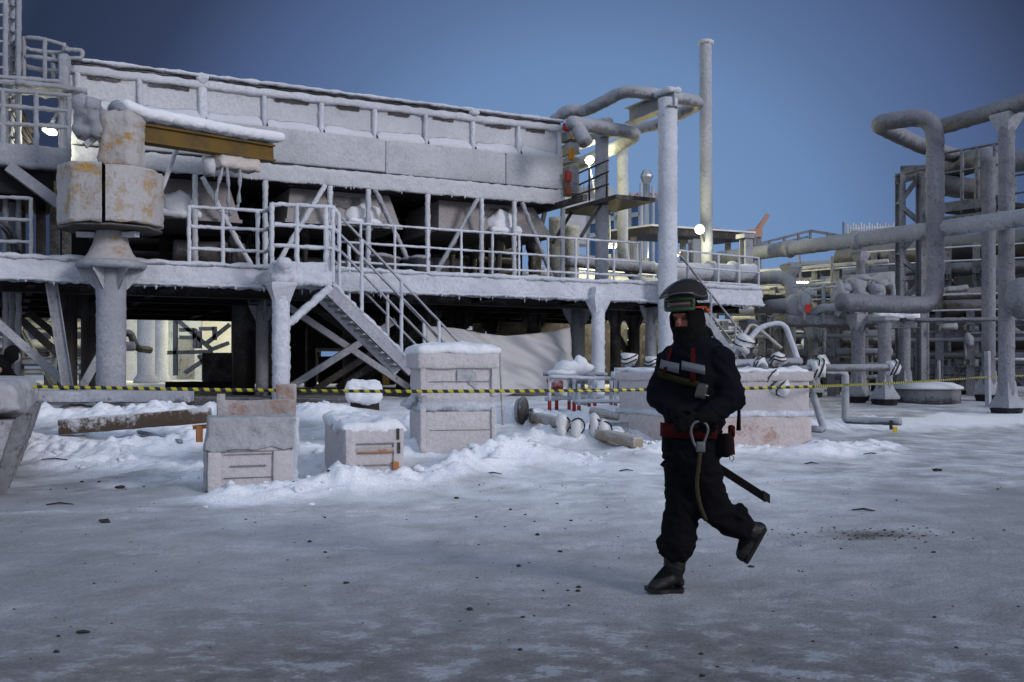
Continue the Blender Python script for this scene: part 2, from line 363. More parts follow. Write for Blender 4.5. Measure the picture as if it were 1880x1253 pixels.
# trodden snow away from the middle, darkened in colour to stand in for vignetting
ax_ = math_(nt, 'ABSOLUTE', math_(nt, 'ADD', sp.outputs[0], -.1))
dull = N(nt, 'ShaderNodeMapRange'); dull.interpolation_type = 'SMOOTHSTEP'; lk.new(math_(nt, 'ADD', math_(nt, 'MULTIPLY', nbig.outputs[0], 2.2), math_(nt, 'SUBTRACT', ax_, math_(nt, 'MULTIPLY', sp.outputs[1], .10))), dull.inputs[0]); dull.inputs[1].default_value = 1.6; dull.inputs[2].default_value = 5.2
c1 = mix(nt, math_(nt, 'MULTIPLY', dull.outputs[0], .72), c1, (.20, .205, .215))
c2 = mix(nt, fresh.outputs[0], c1, (.84, .86, .91))
gr0 = ramp(nt, nsp.outputs[0], [(.36, (.86,)*3), (.5, (1., 1., 1.)), (.64, (1.12, 1.12, 1.12))]); mg = N(nt, 'ShaderNodeMix'); mg.data_type = 'RGBA'; mg.blend_type = 'MULTIPLY'; mg.inputs[0].default_value = 1; lk.new(c2, mg.inputs[6]); lk.new(gr0.outputs[0], mg.inputs[7]); c2 = mg.outputs[2]
# grit: dark specks and the grimy oil patch by the worker
spk = ramp(nt, nsp.outputs[0], [(.70, (0, 0, 0)), (.76, (1, 1, 1))]); c3 = mix(nt, math_(nt, 'MULTIPLY', spk.outputs[0], math_(nt, 'SUBTRACT', .55, math_(nt, 'MULTIPLY', fresh.outputs[0], .5))), c2, (.10, .095, .09))
vd = N(nt, 'ShaderNodeVectorMath'); vd.operation = 'SUBTRACT'; lk.new(pos, vd.inputs[0]); vd.inputs[1].default_value = (2.75, 7.65, 0)
vs2 = N(nt, 'ShaderNodeVectorMath'); vs2.operation = 'MULTIPLY'; lk.new(vd.outputs[0], vs2.inputs[0]); vs2.inputs[1].default_value = (1.9, 3.4, 0)
vl = N(nt, 'ShaderNodeVectorMath'); vl.operation = 'LENGTH'; lk.new(vs2.outputs[0], vl.inputs[0])
oil = N(nt, 'ShaderNodeMapRange'); lk.new(math_(nt, 'MULTIPLY_ADD', nfin.outputs[0], 1.3, vl.outputs['Value']), oil.inputs[0]); oil.inputs[1].default_value = 1.6; oil.inputs[2].default_value = .75
c4 = mix(nt, math_(nt, 'MULTIPLY', oil.outputs[0], .92), c3, (.09, .075, .06))
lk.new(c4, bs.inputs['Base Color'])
lk.new(math_(nt, 'MULTIPLY_ADD', near.outputs[0], .25, .5), bs.inputs['Roughness']); bs.inputs['Specular IOR Level'].default_value = .3
bp = N(nt, 'ShaderNodeBump'); bp.inputs['Strength'].default_value = .7; bp.inputs['Distance'].default_value = .035
lk.new(math_(nt, 'ADD', math_(nt, 'MULTIPLY', nfin.outputs[0], .7), math_(nt, 'MULTIPLY', nsp.outputs[0], .35)), bp.inputs['Height']); lk.new(bp.outputs[0], bs.inputs['Normal'])
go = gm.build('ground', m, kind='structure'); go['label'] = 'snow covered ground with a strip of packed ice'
a = go.data.attributes.new('bank', 'FLOAT', 'POINT'); a.data.foreach_set('value', ks)
# ================================================================== elevated platform with its railings
ZD, ZB = 3.12, 2.8
plat = root('elevated_platform', W(8, 0, ZB), 'long elevated steel walkway platform carrying the big rimed cooler, on posts above the snow', 'platform')
g = MB(); g.box(W(7.5, 6.2, ZD-.05), (20.6, 12.2, .1), (U, V, Z)); g.build('deck', steel_black, plat)
def joist(p, q, w, h): return MB().ibeam(p, q, w, h)
for b in (1.2, 3.4, 6.0, 8.6, 12.0):
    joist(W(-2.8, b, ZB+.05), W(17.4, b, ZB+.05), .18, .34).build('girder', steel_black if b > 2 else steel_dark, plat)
for a in np.arange(-1.8, 17, 2.3):
    joist(W(a, .2, ZB+.08), W(a, 12, ZB+.08), .14, .26).build('joist', steel_black, plat)
def fascia(x0, x1, b, ztop, zbot):
    a0 = ab(onb(x0, 520, b))[0]; a1 = ab(onb(x1, 520, b))[0]
    mb = MB(); mb.rbox(W((a0+a1)/2, b, (ztop+zbot)/2), (a1-a0, .22, ztop-zbot), r=.06, seg=.085, jit=.045, freq=7.)
    # lower lip, an angle section sticking out and its hanging rime
    mb.rbox(W((a0+a1)/2, b-.12, zbot+.03), (a1-a0, .16, .07), r=.03, seg=.07, jit=.035, freq=11.)
    mb.rbox(W((a0+a1)/2, b-.02, ztop+.01), (a1-a0, .26, .09), r=.04, seg=.1, jit=.05, freq=3.5)
    return mb
def fringe(p0, p1, n, lmin, lmax, spread, parent, mat=None, name='icicle_fringe'):
    rnd = random.Random(int(p0.x*100)); mb = MB()
    for k in range(n):
        p = p0.lerp(p1, rnd.random())-V*rnd.uniform(-spread, spread); L = lmin+(lmax-lmin)*rnd.random()**5; r = .012+.18*L*rnd.random()
        mb.tube([p+Z*.03, p-Z*L*.5, p-Z*L], [r*1.5, r, .003], 5, .006, freq=30)
    return tag(mb.build(name, mat or rime, parent), kind='stuff')
fringe(W(-3, -.15, ZB), W(6.2, -.15, ZB), 110, .01, .12, .10, plat); fringe(W(6.4, -.15, ZB), W(17, -.15, ZB), 120, .01, .12, .10, plat)
fascia(-120, 497, 0, ZD+.1, ZB).build('fascia', rime, plat)
fascia(612, 1206, 0, ZD+.12, ZB).build('fascia', rime, plat)
fascia(1243, 1396, 0, ZD+.12, ZB).build('fascia', rime, plat)
def railing(segs, posts, parent, toe=None, b=0, r=.034, mat=rime, jit=.016, name='railing', postr=None, zfoot=None):
    """segs: list of pixel polylines for the rails; posts: (x, ytop, ybottom); toe: (x0, ytop0, x1, ytop1, ybot)"""
    mb = MB()
    for s in segs: mb.tube([onb(x, y, b) for x, y in s], r, 7, jit, .07)
    rl = mb.build(name, mat, parent)
    if toe:
        x0, y0, x1, y1, yb0, yb1 = toe
        p = [onb(x0, y0, b), onb(x1, y1, b), onb(x1, yb1, b), onb(x0, yb0, b)]
        c = sum(p, Vector())/4; L = (p[1]-p[0]).length; hh = abs(p[0].z-p[3].z)
        t = MB(); t.rbox(c, (L, .07, hh), r=.03, seg=.09, jit=.025, freq=6); t.build('toe_board', mat, rl)
    for (x, y0, y1) in posts:
        pr = postr or r*1.1
        MB().tube([onb(x, y0, b), onb(x, y1, b)], [pr, pr], 8, jit, .06).build('post', mat, rl)
    return rl
railing([[(-60, 359), (57, 365)], [(-60, 400), (57, 405)], [(-60, 441), (57, 445)]], [(-40, 359, 512), (57, 363, 512)], plat, (-60, 476, 60, 478, 512, 513), mat=rime_dim)
railing([[(345, 380), (487, 388)], [(347, 416), (487, 423)], [(347, 456), (487, 463)]], [(347, 378, 522), (409, 382, 524), (473, 387, 526)], plat, (345, 484, 490, 487, 521, 526), r=.037)
rx = [662, 725, 785, 847, 904, 953, 1006, 1057, 1079, 1127, 1176]
def yt(x): return 410+(x-640)*.0685
railing([[(620, 408), (1176, yt(1176))], [(620, 444), (1176, 481)], [(620, 481), (1176, 507)]], [(x, yt(x)-1, 537+.017*(x-640)) for x in rx], plat, r=.026, jit=.012)
railing([[(1243, 460), (1393, 474)], [(1243, 489), (1393, 501)], [(1243, 515), (1393, 524)]], [(1262, 462, 552), (1319, 467, 554), (1357, 470, 556), (1393, 473, 560)], plat, r=.025, jit=.011)
# platform legs
def leg(x, ytop, b, r, mat, cap=True, bot=None, zt=ZB):
    p = onb(x, ytop, b); p.z = zt; gzv = gz(p.x, p.y)-.15 if bot is None else bot
    mb = MB(); mb.tube([Vector((p.x, p.y, gzv)), p], r, 14, .012 if mat is rime or mat is rime_heavy else .0, .09 if mat is rime else .5)
    if cap:
        for k in range(4):
            d = (U, V, -U, -V)[k]; q = Vector((p.x, p.y, 0))
            poly = [q+Z*(zt)+d*(r*.9), q+Z*zt+d*(r*2.4), q+Z*(zt-.12)+d*(r*2.2), q+Z*(zt-.5)+d*(r*.95)]
            mb.prism([pp-d.cross(Z)*.012 for pp in poly], d.cross(Z)*.024)
    return mb.build('leg', mat, plat)
for (x, b, r) in ((126, 3.0, .17), (168, 3.9, .22), (481, 3.4, .14), (1060, 3.2, .19), (1130, 2.4, .14), (1164, 3.8, .16), (1195, 1.0, .14), (790, 3.4, .17), (845, 6., .2), (905, 8.6, .2), (690, 8.6, .2), (740, 6., .2), (640, 8.6, .18), (570, 12, .2), (980, 5., .2)):
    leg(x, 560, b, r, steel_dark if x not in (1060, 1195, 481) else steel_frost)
# wide riser casing behind the front legs
q = onb(447, 600, 4.0); mb = MB(); mb.lathe((q.x, q.y, .4), [(.26, 0), (.26, 2.4)], 18); mb.tube([Vector((q.x, q.y, .4))+U*.55, Vector((q.x, q.y, 2.8))+U*.55], .2, 14); mb.build('riser_casing', steel_dark, plat)
# slender rimed front leg with flared cap
p = onb(1098, 560, -.18); mb = MB(); zg = gz(p.x, p.y)-.1
mb.tube([Vector((p.x, p.y, zg)), Vector((p.x, p.y, 2.62))], .155, 14, .02, .07)
mb.build('leg', rime, plat)
MB().lathe((p.x, p.y, 2.5), [(.16, 0), (.30, .28), (.33, .34), (.33, .40), (.22, .44), (.18, .6)], 4, (U, V, Z), .012, rot=R(45), smooth=False).build('leg_head', rime, plat)
# cross braces under the platform, one pair per bay row
for (b, k) in ((1.6, 0), (3.2, 1), (5.2, 2), (7.6, 3), (10., 4)):
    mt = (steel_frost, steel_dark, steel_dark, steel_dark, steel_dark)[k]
    A, B2 = ab(onb(531, 565, 1.6)), ab(onb(750, 710, 1.6))
    za, zb = onb(531, 565, 1.6).z, onb(750, 712, 1.6).z
    da = k*1.15
    MB().ibeam(W(A[0]+da-.4, b, za+.25), W(B2[0]+da, b, zb), .12, .14, kind='C').build('cross_brace', mt, plat)
    c0, c1 = onb(531, 712, 1.6), onb(690, 609, 1.6); A1, B1 = ab(c0), ab(c1)
    MB().ibeam(W(A1[0]+da-.2, b-.14, c0.z-.1), W(B1[0]+da+.4, b-.14, c1.z+.25), .12, .14, kind='C').build('cross_brace', mt, plat)
for (x0, y0, x1, y1, b, mt) in ((-40, 562, 130, 712, .9, steel_frost), (0, 552, 112, 655, 2.6, steel_dark), (50, 572, 120, 630, 4., steel_dark), (150, 712, 182, 655, 1.0, steel_frost), (790, 590, 705, 655, 2.6, steel_dark), (1130, 610, 1180, 700, 4, steel_dark)):
    MB().ibeam(onb(x0, y0, b), onb(x1, y1, b), .13, .15, kind='C').build('cross_brace', mt, plat)
MB().ibeam(onb(94, 520, .25), onb(124, 712, .25), .17, .2).build('prop', steel_frost, plat)
# ---- stair-head landing
la0, la1 = ab(onb(497, 520, -.95))[0], ab(onb(611, 520, -.95))[0]
MB().rbox(W((la0+la1)/2, -.5, 2.98), (la1-la0, 1.0, .30), r=.06, seg=.08, jit=.04, freq=7).build('landing', rime, plat)
railing([[(499, 375), (612, 381)], [(499, 412), (612, 419)], [(499, 450), (612, 457)]], [(499, 373, 505), (545, 376, 512), (598, 379, 512)], plat, (497, 479, 600, 483, 516, 519), b=-.95, r=.042, jit=.02)
railing([[(610, 380), (622, 394), (622, 428), (611, 418), (622, 429), (622, 462), (610, 455)]], [(611, 378, 520)], plat, b=-.95, r=.04, jit=.02)
mb = MB()
for (xr, yr) in ((487, 388), (487, 423), (487, 463)): mb.tube([onb(xr, yr, 0), onb(499, yr-9, -.95)], .036, 7, .015, .07)
mb.build('return_rail', rime, plat)
lp = onb(516, 520, -.98); zg = gz(lp.x, lp.y)-.1
MB().tube([Vector((lp.x, lp.y, zg)), Vector((lp.x, lp.y, 2.6))], .165, 16, .03, .05, freq=12).build('leg', rime, plat)
mb = MB(); mb.lathe((lp.x, lp.y, 2.44), [(.16, 0), (.3, .3), (.33, .38), (.3, .42)], 4, (U, V, Z), .03, rot=R(45), smooth=False)
mb.rbox(Vector((lp.x, lp.y, 3.02))-V*.05, (.36, .34, .42), r=.12, seg=.06, jit=.09, freq=5)
mb.blob(Vector((lp.x, lp.y, 3.2))-V*.2, (.17, .12, .12), jit=.4); mb.build('leg_head', rime_heavy, plat)
MB().tube([onb(526, 598, -.95), onb(607, 527, -.95)], .075, 9, .03, .06, freq=10).build('knee_brace', rime, plat)

# ================================================================== stair down from the landing
st = root('stair', W(9, -.5, .5), 'steel stair with frosted handrails descending from the platform landing to the snow', 'stairs')
def stringer(b, x0, y0, x1, y1):
    p, q = onb(x0, y0, b), onb(x1, y1, b); d = (q-p).normalized(); q = q+d*.9
    return MB().ibeam(p, q, .09, .27, kind='C')
P0, P1 = onb(606, 532, -.9), onb(744, 668, -.9); dd = P1-P0; P2 = P1+dd*.10
zend = .5
for b in (-.9, -.08):
    off = V*(b+.9)
    MB().ibeam(P0+off, P2+off, .1, .26, kind='C').build('stringer', rime if b > -.5 else steel_frost, st)
    MB().rbox((P0+P2)/2+off+Z*.16, ((P2-P0).length, .12, .07), ((P2-P0).normalized(), V, (P2-P0).normalized().cross(V)*-1), r=.03, seg=.09, jit=.04, freq=8).build('rime_crust', rime, st)
nt_ = 13
for i in range(nt_):
    p = P0.lerp(P2, (i+.5)/nt_)+V*.41+Z*.03
    MB().box(p, (.27, .76, .05), (U, V, Z)).build('tread', steel_frost, st)
def hand(b, dy):
    mb = MB()
    off = V*(b+.9)
    for (x0, y0, x1, y1) in ((622, 395, 850, 637), (624, 430, 826, 639), (626, 462, 796, 638)):
        mb.tube([onb(x0, y0, -.9)+off, onb(x1, y1, -.9)+off], .028, 7, .008, .12)
    h = mb.build('handrail', steel_frost, st)
    for (x, y0, y1) in ((623, 394, 542), (664, 440, 584), (737, 517, 655), (806, 590, 705)):
        MB().tube([onb(x, y0, -.9)+off, onb(x, y1, -.9)+off], .036, 8, .01, .09).build('post', rime, h)
hand(-.9, 0); hand(-.08, 0)

# ================================================================== air cooler module on the platform
BM = 2.0
def zat(x, y, b=BM): return onb(x, y, b).z
ZT, ZL, ZM = 7.44, zat(510, 234), zat(1035, 376)
AM0, AM1 = ab(onb(128, 300, BM))[0], ab(onb(1034, 370, BM))[0]
ZMb = (zat(1035, 376)+zat(300, 318))/2
cool = root('air_cooler', W(6, 2.2, ZMb), 'huge rime-covered air cooler housing with ribbed upper band, raised on the platform', 'air cooler')
Lm = AM1-AM0; am = (AM0+AM1)/2
xs_seam = ab(onb(708, 316, BM))[0]
def slab(a0, a1, b0, b1, z0, z1, mat, name, jit=.012, seg=.16, r=.03, freq=6, parent=cool):
    return MB().rbox(W((a0+a1)/2, (b0+b1)/2, (z0+z1)/2), (a1-a0, b1-b0, z1-z0), r=r, seg=seg, jit=jit, freq=freq).build(name, mat, parent)
zS = zat(500, 299)
slab(AM0, xs_seam-.01, BM-.02, BM+3.9, zS+.02, ZL, panel_low, 'lower_panel')
slab(xs_seam+.005, AM1-1.6, BM+.0, BM+3.9, zS+.0, ZL, panel_low, 'lower_panel')
slab(AM1-1.59, AM1, BM-.006, BM+3.9, zS+.0, ZL, panel_low, 'lower_panel')
slab(AM0, AM1, BM-.035, BM+3.95, ZMb, zS-.025, panel, 'skirt_panel', jit=.035, seg=.09, freq=9)
mb = MB(); mb.box(W(am, BM+1.95, zS-.01), (Lm-.1, 3.8, .06), (U, V, Z)); mb.build('seam', steel_dark, cool)
slab(AM0, AM1, BM+.13, BM+3.6, ZL-.02, ZT-.22, panel, 'upper_panel', jit=.022, seg=.12)
fringe(W(AM0, BM, ZMb+.02), W(AM1, BM, ZMb+.02), 120, .01, .08, .03, cool)
slab(AM0-.05, AM1+.03, BM+.02, BM+3.7, ZT-.29, ZT-.12, rime_heavy, 'top_channel', jit=.03, seg=.1, r=.05, freq=4)
slab(AM0-.02, AM1, BM+.1, BM+3.6, ZT-.13, ZT-.05, steel_dark, 'louvre_strip', jit=0)
MB().rbox(W(am, BM+1.8, ZT-.01), (Lm+.06, 3.6, .07), r=.03, seg=.1, jit=.03, freq=6).build('roof', rime, cool)
ribs = [142, 258, 374, 487, 592, 690, 784, 871, 955, 1030]
for i, x in enumerate(ribs):
    a = ab(onb(x, 200, BM))[0]
    mb = MB(); wd = .12 if i not in (2,) else .19
    mb.rbox(W(a, BM+.10, (ZL+ZT-.25)/2), (wd, .13, ZT-.25-ZL+.1), r=.06, seg=.09, jit=.025, freq=6)
    mb.build('rib', rime, cool)
    if x in (374, 871):
        MB().blob(W(a, BM+.07, ZT-.08), (.14, .10, .12), 16, .5, 6).build('rib_knob', rime_heavy, cool)
ledge_snow = frosted('thin ledge snow', (.6, .62, .66), 1.4, .1, 2., tint=(.63, .65, .69), tint2=(.54, .56, .60), bump=.6, bscale=14)
# snow lying on the ledge between ribs: a soft sloping drift
for i in range(len(ribs)-1):
    a0, a1 = ab(onb(ribs[i], 200, BM))[0]+.06, ab(onb(ribs[i+1], 200, BM))[0]-.06
    mb = MB(); n = 26; vs, fs = [], []
    prof = [(0.0, -.03), (-.012, .02), (.02, .07), (.055, .11), (.095, .16), (.135, .205), (.14, -.03)]
    for k in range(n+1):
        t = k/n; a = a0+(a1-a0)*t; e = .72+.28*(min(1, 14*t*(1-t)))
        for (db, dz) in prof:
            p = W(a, BM+db, ZL); hh = dz*(e if dz > .05 else 1)*(1+.35*nz(p, 1.7))+.015*nz(p, 3)+.010*nz(p, 11); vs.append(p+Z*hh)
    m_ = len(prof)
    for k in range(n):
        for j in range(m_-1): fs.append((k*m_+j, (k+1)*m_+j, (k+1)*m_+j+1, k*m_+j+1))
    mb.add(vs, fs, True).build('ledge_snow', ledge_snow, cool)
    # bare dark gap below the top channel
    if i not in (2,):
        mb = MB(); L = (a1-a0)*random.uniform(.45, .85); c = a0+.1+L/2+random.random()*max(.01, (a1-a0-L-.2)); n = 16; vs = []
        for k in range(n+1):
            a = c-L/2+L*k/n; h0 = .05+.035*nz((a*3, i, 0)); p = W(a, BM+.098, ZT-.31); vs += [p+Z*.03, p-Z*max(.012, h0+.03*nz((a*9, i, 4)))]
        mb.add(vs, [(2*k, 2*k+1, 2*k+3, 2*k+2) for k in range(n)], False).build('bare_gap', steel_dark, cool)
# underside and fan bells
slab(AM0+.05, AM1-.05, BM+.02, BM+3.9, ZMb-.02, ZMb+.02, steel_black, 'underside', jit=0)
for (xa0, xa1, xb0, xb1, yb) in ((285, 418, 275, 436, 402), (533, 714, 521, 728, 412), (806, 978, 798, 1004, 428)):
    a0, a1, c0, c1 = [ab(onb(x, 380, BM+.55))[0] for x in (xa0, xa1, xb0, xb1)]
    zb = zat((xb0+xb1)/2, yb, BM+.5)
    top = [W(a0, BM+.55, ZMb), W(a1, BM+.55, ZMb), W(a1, BM+2.6, ZMb), W(a0, BM+2.6, ZMb)]
    bot = [W(c0, BM+.3, zb), W(c1, BM+.3, zb), W(c1, BM+2.8, zb), W(c0, BM+2.8, zb)]
    mb = MB(); mb.add(top+bot, [(0, 1, 5, 4), (1, 2, 6, 5), (2, 3, 7, 6), (3, 0, 4, 7)], False)
    mb.box(sum(bot, Vector())/4-Z*.03, ((c1-c0)+.08, 2.6, .07), (U, V, Z)); fb = mb.build('fan_bell', peach, cool)
    if xa0 > 300:
        ac = (c0+c1)/2+.02; mb = MB(); n = 14; vs = []; d = .012
        def onface(a, z): t = (ZMb-z)/(ZMb-zb); return W(a, BM+.55-.25*t-d, z)
        for k in range(n+1):
            a = ac-.42+.84*k/n; zz = ZMb-.12; e = math.sin(math.pi*k/n)**.4
            vs += [onface(a, zz+.1*nz((a*4, 1, 1))*e), onface(a, zz-.32*e+.12*nz((a*5, 8, 2)))]
        mb.add(vs, [(2*k, 2*k+1, 2*k+3, 2*k+2) for k in range(n)], False).build('bare_patch', steel_dark, fb)
    ac = ab(onb({285: 330, 533: 668, 806: 922}[xa0], 380, BM+.4))[0]
    mb = MB(); mb.blob(W(ac, BM+.36, zb+.22), (.40, .16, .30), 22, .35, 3.5, (U, V, Z)); mb.rbox(W(ac, BM+.22, zb+.04), (.86, .26, .16), r=.07, seg=.08, jit=.06, freq=4)
    mb.build('snow_heap', snow, fb)
# supporting posts and diagonals between platform and housing
for x in (358, 487, 606, 676, 785, 884, 944, 1033):
    p = onb(x, 400, BM+.02); MB().tube([Vector((p.x, p.y, ZD-.02)), Vector((p.x, p.y, ZMb))], .062, 7, .022, .07, freq=12).build('support_post', rime, cool)
for (x0, y0, x1, y1) in ((371, 325, 462, 490), (597, 340, 505, 492), (688, 348, 762, 506), (877, 365, 795, 512), (958, 372, 1018, 520)):
    MB().tube([onb(x0, y0, BM-.0), onb(x1, y1, BM)], .06, 6, .02, .08, freq=12).build('diagonal', rime if x0 in (371, 597) else steel_frost, cool)
for (x0, y0, x1, y1, b) in ((742, 375, 728, 500, 5.2), (765, 372, 792, 500, 5.2), (1000, 390, 975, 500, 5.), (470, 350, 450, 490, 5.), (860, 385, 835, 500, 5.2), (560, 360, 600, 495, 5.2), (640, 365, 618, 495, 5.2)):
    MB().bar(onb(x0, y0, b), onb(x1, y1, b), .1, .1).build('rear_strut', steel_dark, cool)
for x in (300, 420, 540, 700, 830, 900, 985, 1025):
    p = onb(x, 400, BM+3.6); MB().ibeam(Vector((p.x, p.y, ZD)), Vector((p.x, p.y, ZMb)), .2, .2, up=V).build('rear_post', steel_dark, cool)
MB().tube([onb(326, 269, .9), onb(297, 350, .9)], .045, 7, .012, .1).build('stay', rime, cool)
# machinery in the gloom below the fans
for (a, b, z, r, L) in ((4.2, 3.6, 3.7, .42, 1.5), (7.2, 4.2, 3.6, .34, 2.2), (9.9, 3.9, 3.65, .42, 1.2)):
    q = root('fan_drive', W(a, b, ZD), {4.2: 'dark cylindrical drive under the middle fan bell, nearest the crane', 7.2: 'dark cylindrical drive under the cooler behind the stair railing', 9.9: 'dark cylindrical drive under the last fan bell by the cooler end'}[a], 'motor', 'dark drives under the air cooler')
    mb = MB(); mb.tube([W(a-L/2, b, z), W(a+L/2, b, z)], r, 16); mb.build('casing', steel_dark, q)
    mb = MB(); mb.box(W(a, b, ZD+.1), (L*.9, .7, .2), (U, V, Z)); mb.build('base_frame', steel_dark, q)
# pair of frosted pots standing on the platform edge behind the rail
for i, x in enumerate((699, 756, 770, 716)):
    p = onb(x, 500, .9+.35*(i % 2)); mb = MB(); mb.lathe((p.x, p.y, ZD), [(.19, 0), (.2, .5), (.24, .52), (.24, .58), (.1, .62)], 16, jit=.01)
    mb.build('drum', steel_frost, label=('frosted drum on the platform at the left of four', 'frosted drum beside the stair rail, third of four', 'frosted drum at the right end of the four', 'frosted drum tucked second from left of four')[i], cat='drum', group='frosted drums on the platform')
# ================================================================== jib crane in front of the platform
BC = -.62
def cz(y): return zat(204, y, BC)
cp = onb(204, 600, BC); X2 = (Vector((1, 0, 0)), Vector((0, 1, 0)), Z)
g0 = gz(cp.x, cp.y)
jib = root('jib_crane', (cp.x, cp.y, g0), 'rimed yellow jib crane with octagonal ballast box and snow-capped boom', 'crane')
zf = cz(490); C0 = Vector((cp.x, cp.y, 0))
MB().tube([C0+Z*(g0-.1), C0+Z*(zf-.02)], .25, 22, .014, .06, freq=14).build('column', rime_dim, jib)
mb = MB(); mb.lathe(C0+Z*zf, [(.25, -.05), (.56, -.05), (.60, 0), (.58, .07), (.50, .10)], 26, jit=.03, freq=7); mb.build('flange', rime_dim, jib)
for k in range(6):
    an = R(20+60*k); d = Vector((math.cos(an), math.sin(an), 0)); t = d.cross(Z)
    mb = MB(); mb.prism([C0+Z*(zf-.05)+d*.24-t*.013, C0+Z*(zf-.05)+d*.55-t*.013, C0+Z*(zf-.12)+d*.52-t*.013, C0+Z*(zf-.42)+d*.25-t*.013], t*.026); mb.build('gusset', steel_frost, jib)
zdr0, zdr1 = cz(420), cz(313)
MB().lathe(C0+Z*zf, [(.54, .06), (.47, .12), (.38, .24), (.31, .40), (.265, .6), (.25, zdr0-zf+.05)], 26, jit=.022, freq=6).build('cone', yellow_rime, jib)
# octagonal box, built of two half shells with an open joint
for s_ in (0, 1):
    mb = MB(); Rr = .90; n = 7
    an0 = R(-74) if s_ else R(-258); vs, fs = [], []
    nzs, nas = 14, 26
    def octr(an): w_ = R(45); q = ((an+R(22.5)) % w_)-w_/2; return Rr*(.55+.45*math.cos(w_/2)/math.cos(q)) if s_ else Rr*math.cos(w_/2)/math.cos(q)
    for j in range(nzs+1):
        for i in range(nas+1):
            an = an0+R(176 if s_ else 180)*i/nas; rr = octr(an)*(.985 if s_ else 1.0); p = C0+Vector((math.cos(an)*rr, math.sin(an)*rr, zdr0+(zdr1-zdr0)*j/nzs))
            if j == 0: p.z += .05*nz(p, 5)+(.03 if s_ else 0)
            if j == nzs: p.z += .04*nz(p, 4)-.05*s_
            p = p+Vector((math.cos(an), math.sin(an), 0))*.02*(nz(p, 7)+nz(p, 16)); vs.append(p)
    for j in range(nzs):
        for i in range(nas): fs.append((j*(nas+1)+i, j*(nas+1)+i+1, (j+1)*(nas+1)+i+1, (j+1)*(nas+1)+i))
    top = len(vs); vs.append(C0+Z*zdr1); bot = len(vs); vs.append(C0+Z*(zdr0+.1))
    for i in range(nas): fs.append((nzs*(nas+1)+i, nzs*(nas+1)+i+1, top)); fs.append((i+1, i, bot))
    mb.add(vs, fs, True); mb.build('ballast_shell', yellow_rime, jib)
mb = MB(); mb.lathe(C0+Z*(zdr0-.06), [(.3, 0), (.86, .0), (.86, .05), (.3, .06)], 8, rot=R(22)); mb.build('box_floor', steel_dark, jib)
for an in (200, 340):
    d = Vector((math.cos(R(an)), math.sin(R(an)), 0)); MB().box(C0+d*.42+Z*(zdr0-.13), (.3, .12, .09), (d, d.cross(Z), Z)).build('bracket', rime, jib)
zt = cz(212)
mb = MB(); mb.rbox(Vector((onb(228, 250, BC).x, cp.y, (zdr1+zt)/2)), (.70, .62, zt-zdr1+.1), X2, r=.16, seg=.08, jit=.04, freq=7); mb.build('mast', yellow_rime, jib)
# boom: box beam under a thick crust of snow
b0, b1 = onb(208, 238, BC), onb(497, 283, 1.05); d = (b1-b0).normalized(); sd = d.cross(Z).normalized(); up = sd.cross(d)
MB().ibeam(b0-d*.1, b1, .3, .34, th=.04).build('boom', yellow_boom, jib)
MB().box((b0+b1)/2, ((b1-b0).length, .17, .26), (d, sd, up)).build('boom_web', yellow_boom, jib)
L = (b1-b0).length
for k in range(4): q_ = b1-d*(.14+.13*k)-sd*.152; MB().bar(q_-up*.13-d*.05, q_+up*.13+d*.05, .006, .05, up=sd).build('hazard_stripe', steel_black, jib)
mb = MB()
def crust(w, p):
    t = (p[0]+L/2)/L; e = max(0, min(1, t)); w = w+up*(-.10+.012*math.sin(t*7))
    if p[2] < 0: w = w-up*(.05*max(0, nz(w, 6))+.03*nz(w, 17))
    if t < .12: w = w+up*(.10*(1-t/.12))
    return w
mb.rbox((b0+b1)/2+up*.42+d*.12, (L+.1, .66, .20), (d, sd, up), r=.08, seg=.06, jit=.015, freq=4, fn=crust); mb.build('snow_crust', snow, jib)
MB().blob(onb(222, 208, BC)+Z*.02, (.2, .22, .2), 16, .4, 4).build('snow_knob', rime_dim, jib)
mb = MB(); mb.rbox(onb(165, 222, BC), (.46, .4, .72), X2, r=.16, seg=.06, jit=.16, freq=3.2); mb.blob(onb(152, 195, BC), (.16, .16, .2), 16, .3, 4); mb.blob(onb(186, 232, BC-.05), (.15, .14, .3), 16, .45, 6); mb.build('slewing_motor', rime_dim, jib)
mb = MB(); mb.bar(onb(156, 268, BC), onb(196, 236, BC), .12, .1); mb.bar(onb(196, 236, BC), onb(210, 240, BC), .14, .12); mb.build('motor_bracket', steel_frost, jib)
hb = onb(432, 300, .75)
mb = MB(); mb.rbox(hb, (1.02, .42, .30), (d, sd, up), r=.07, seg=.07, jit=.05, freq=6); mb.rbox(hb+d*.2+up*.16, (.62, .34, .22), (d, sd, up), r=.06, seg=.07, jit=.06, freq=5); hoist = mb.build('hoist', frosted('rimed tan hoist', (.3, .18, .08), 1.0, .2, 3, tint=(.7, .68, .66), tint2=(.55, .5, .46), bump=.8, bscale=28), jib)
MB().tube([onb(374, 305, .6), onb(392, 305, .6)], .2, 14, .02).build('hoist_drum', rime, hoist)
for pts in (((409, 308), (400, 340), (394, 376), (403, 392), (420, 388)), ((416, 308), (420, 345), (419, 380), (424, 396)), ((441, 312), (440, 345), (438, 375), (434, 384))):
    MB().tube(bez([onb(x, y, .45) for x, y in pts], .3), [.03+.012*math.sin(k) for k in range(len(bez([onb(x, y, .45) for x, y in pts], .3)))], 7, .02, None, freq=14).build('hanging_cable', rime_dim, jib)

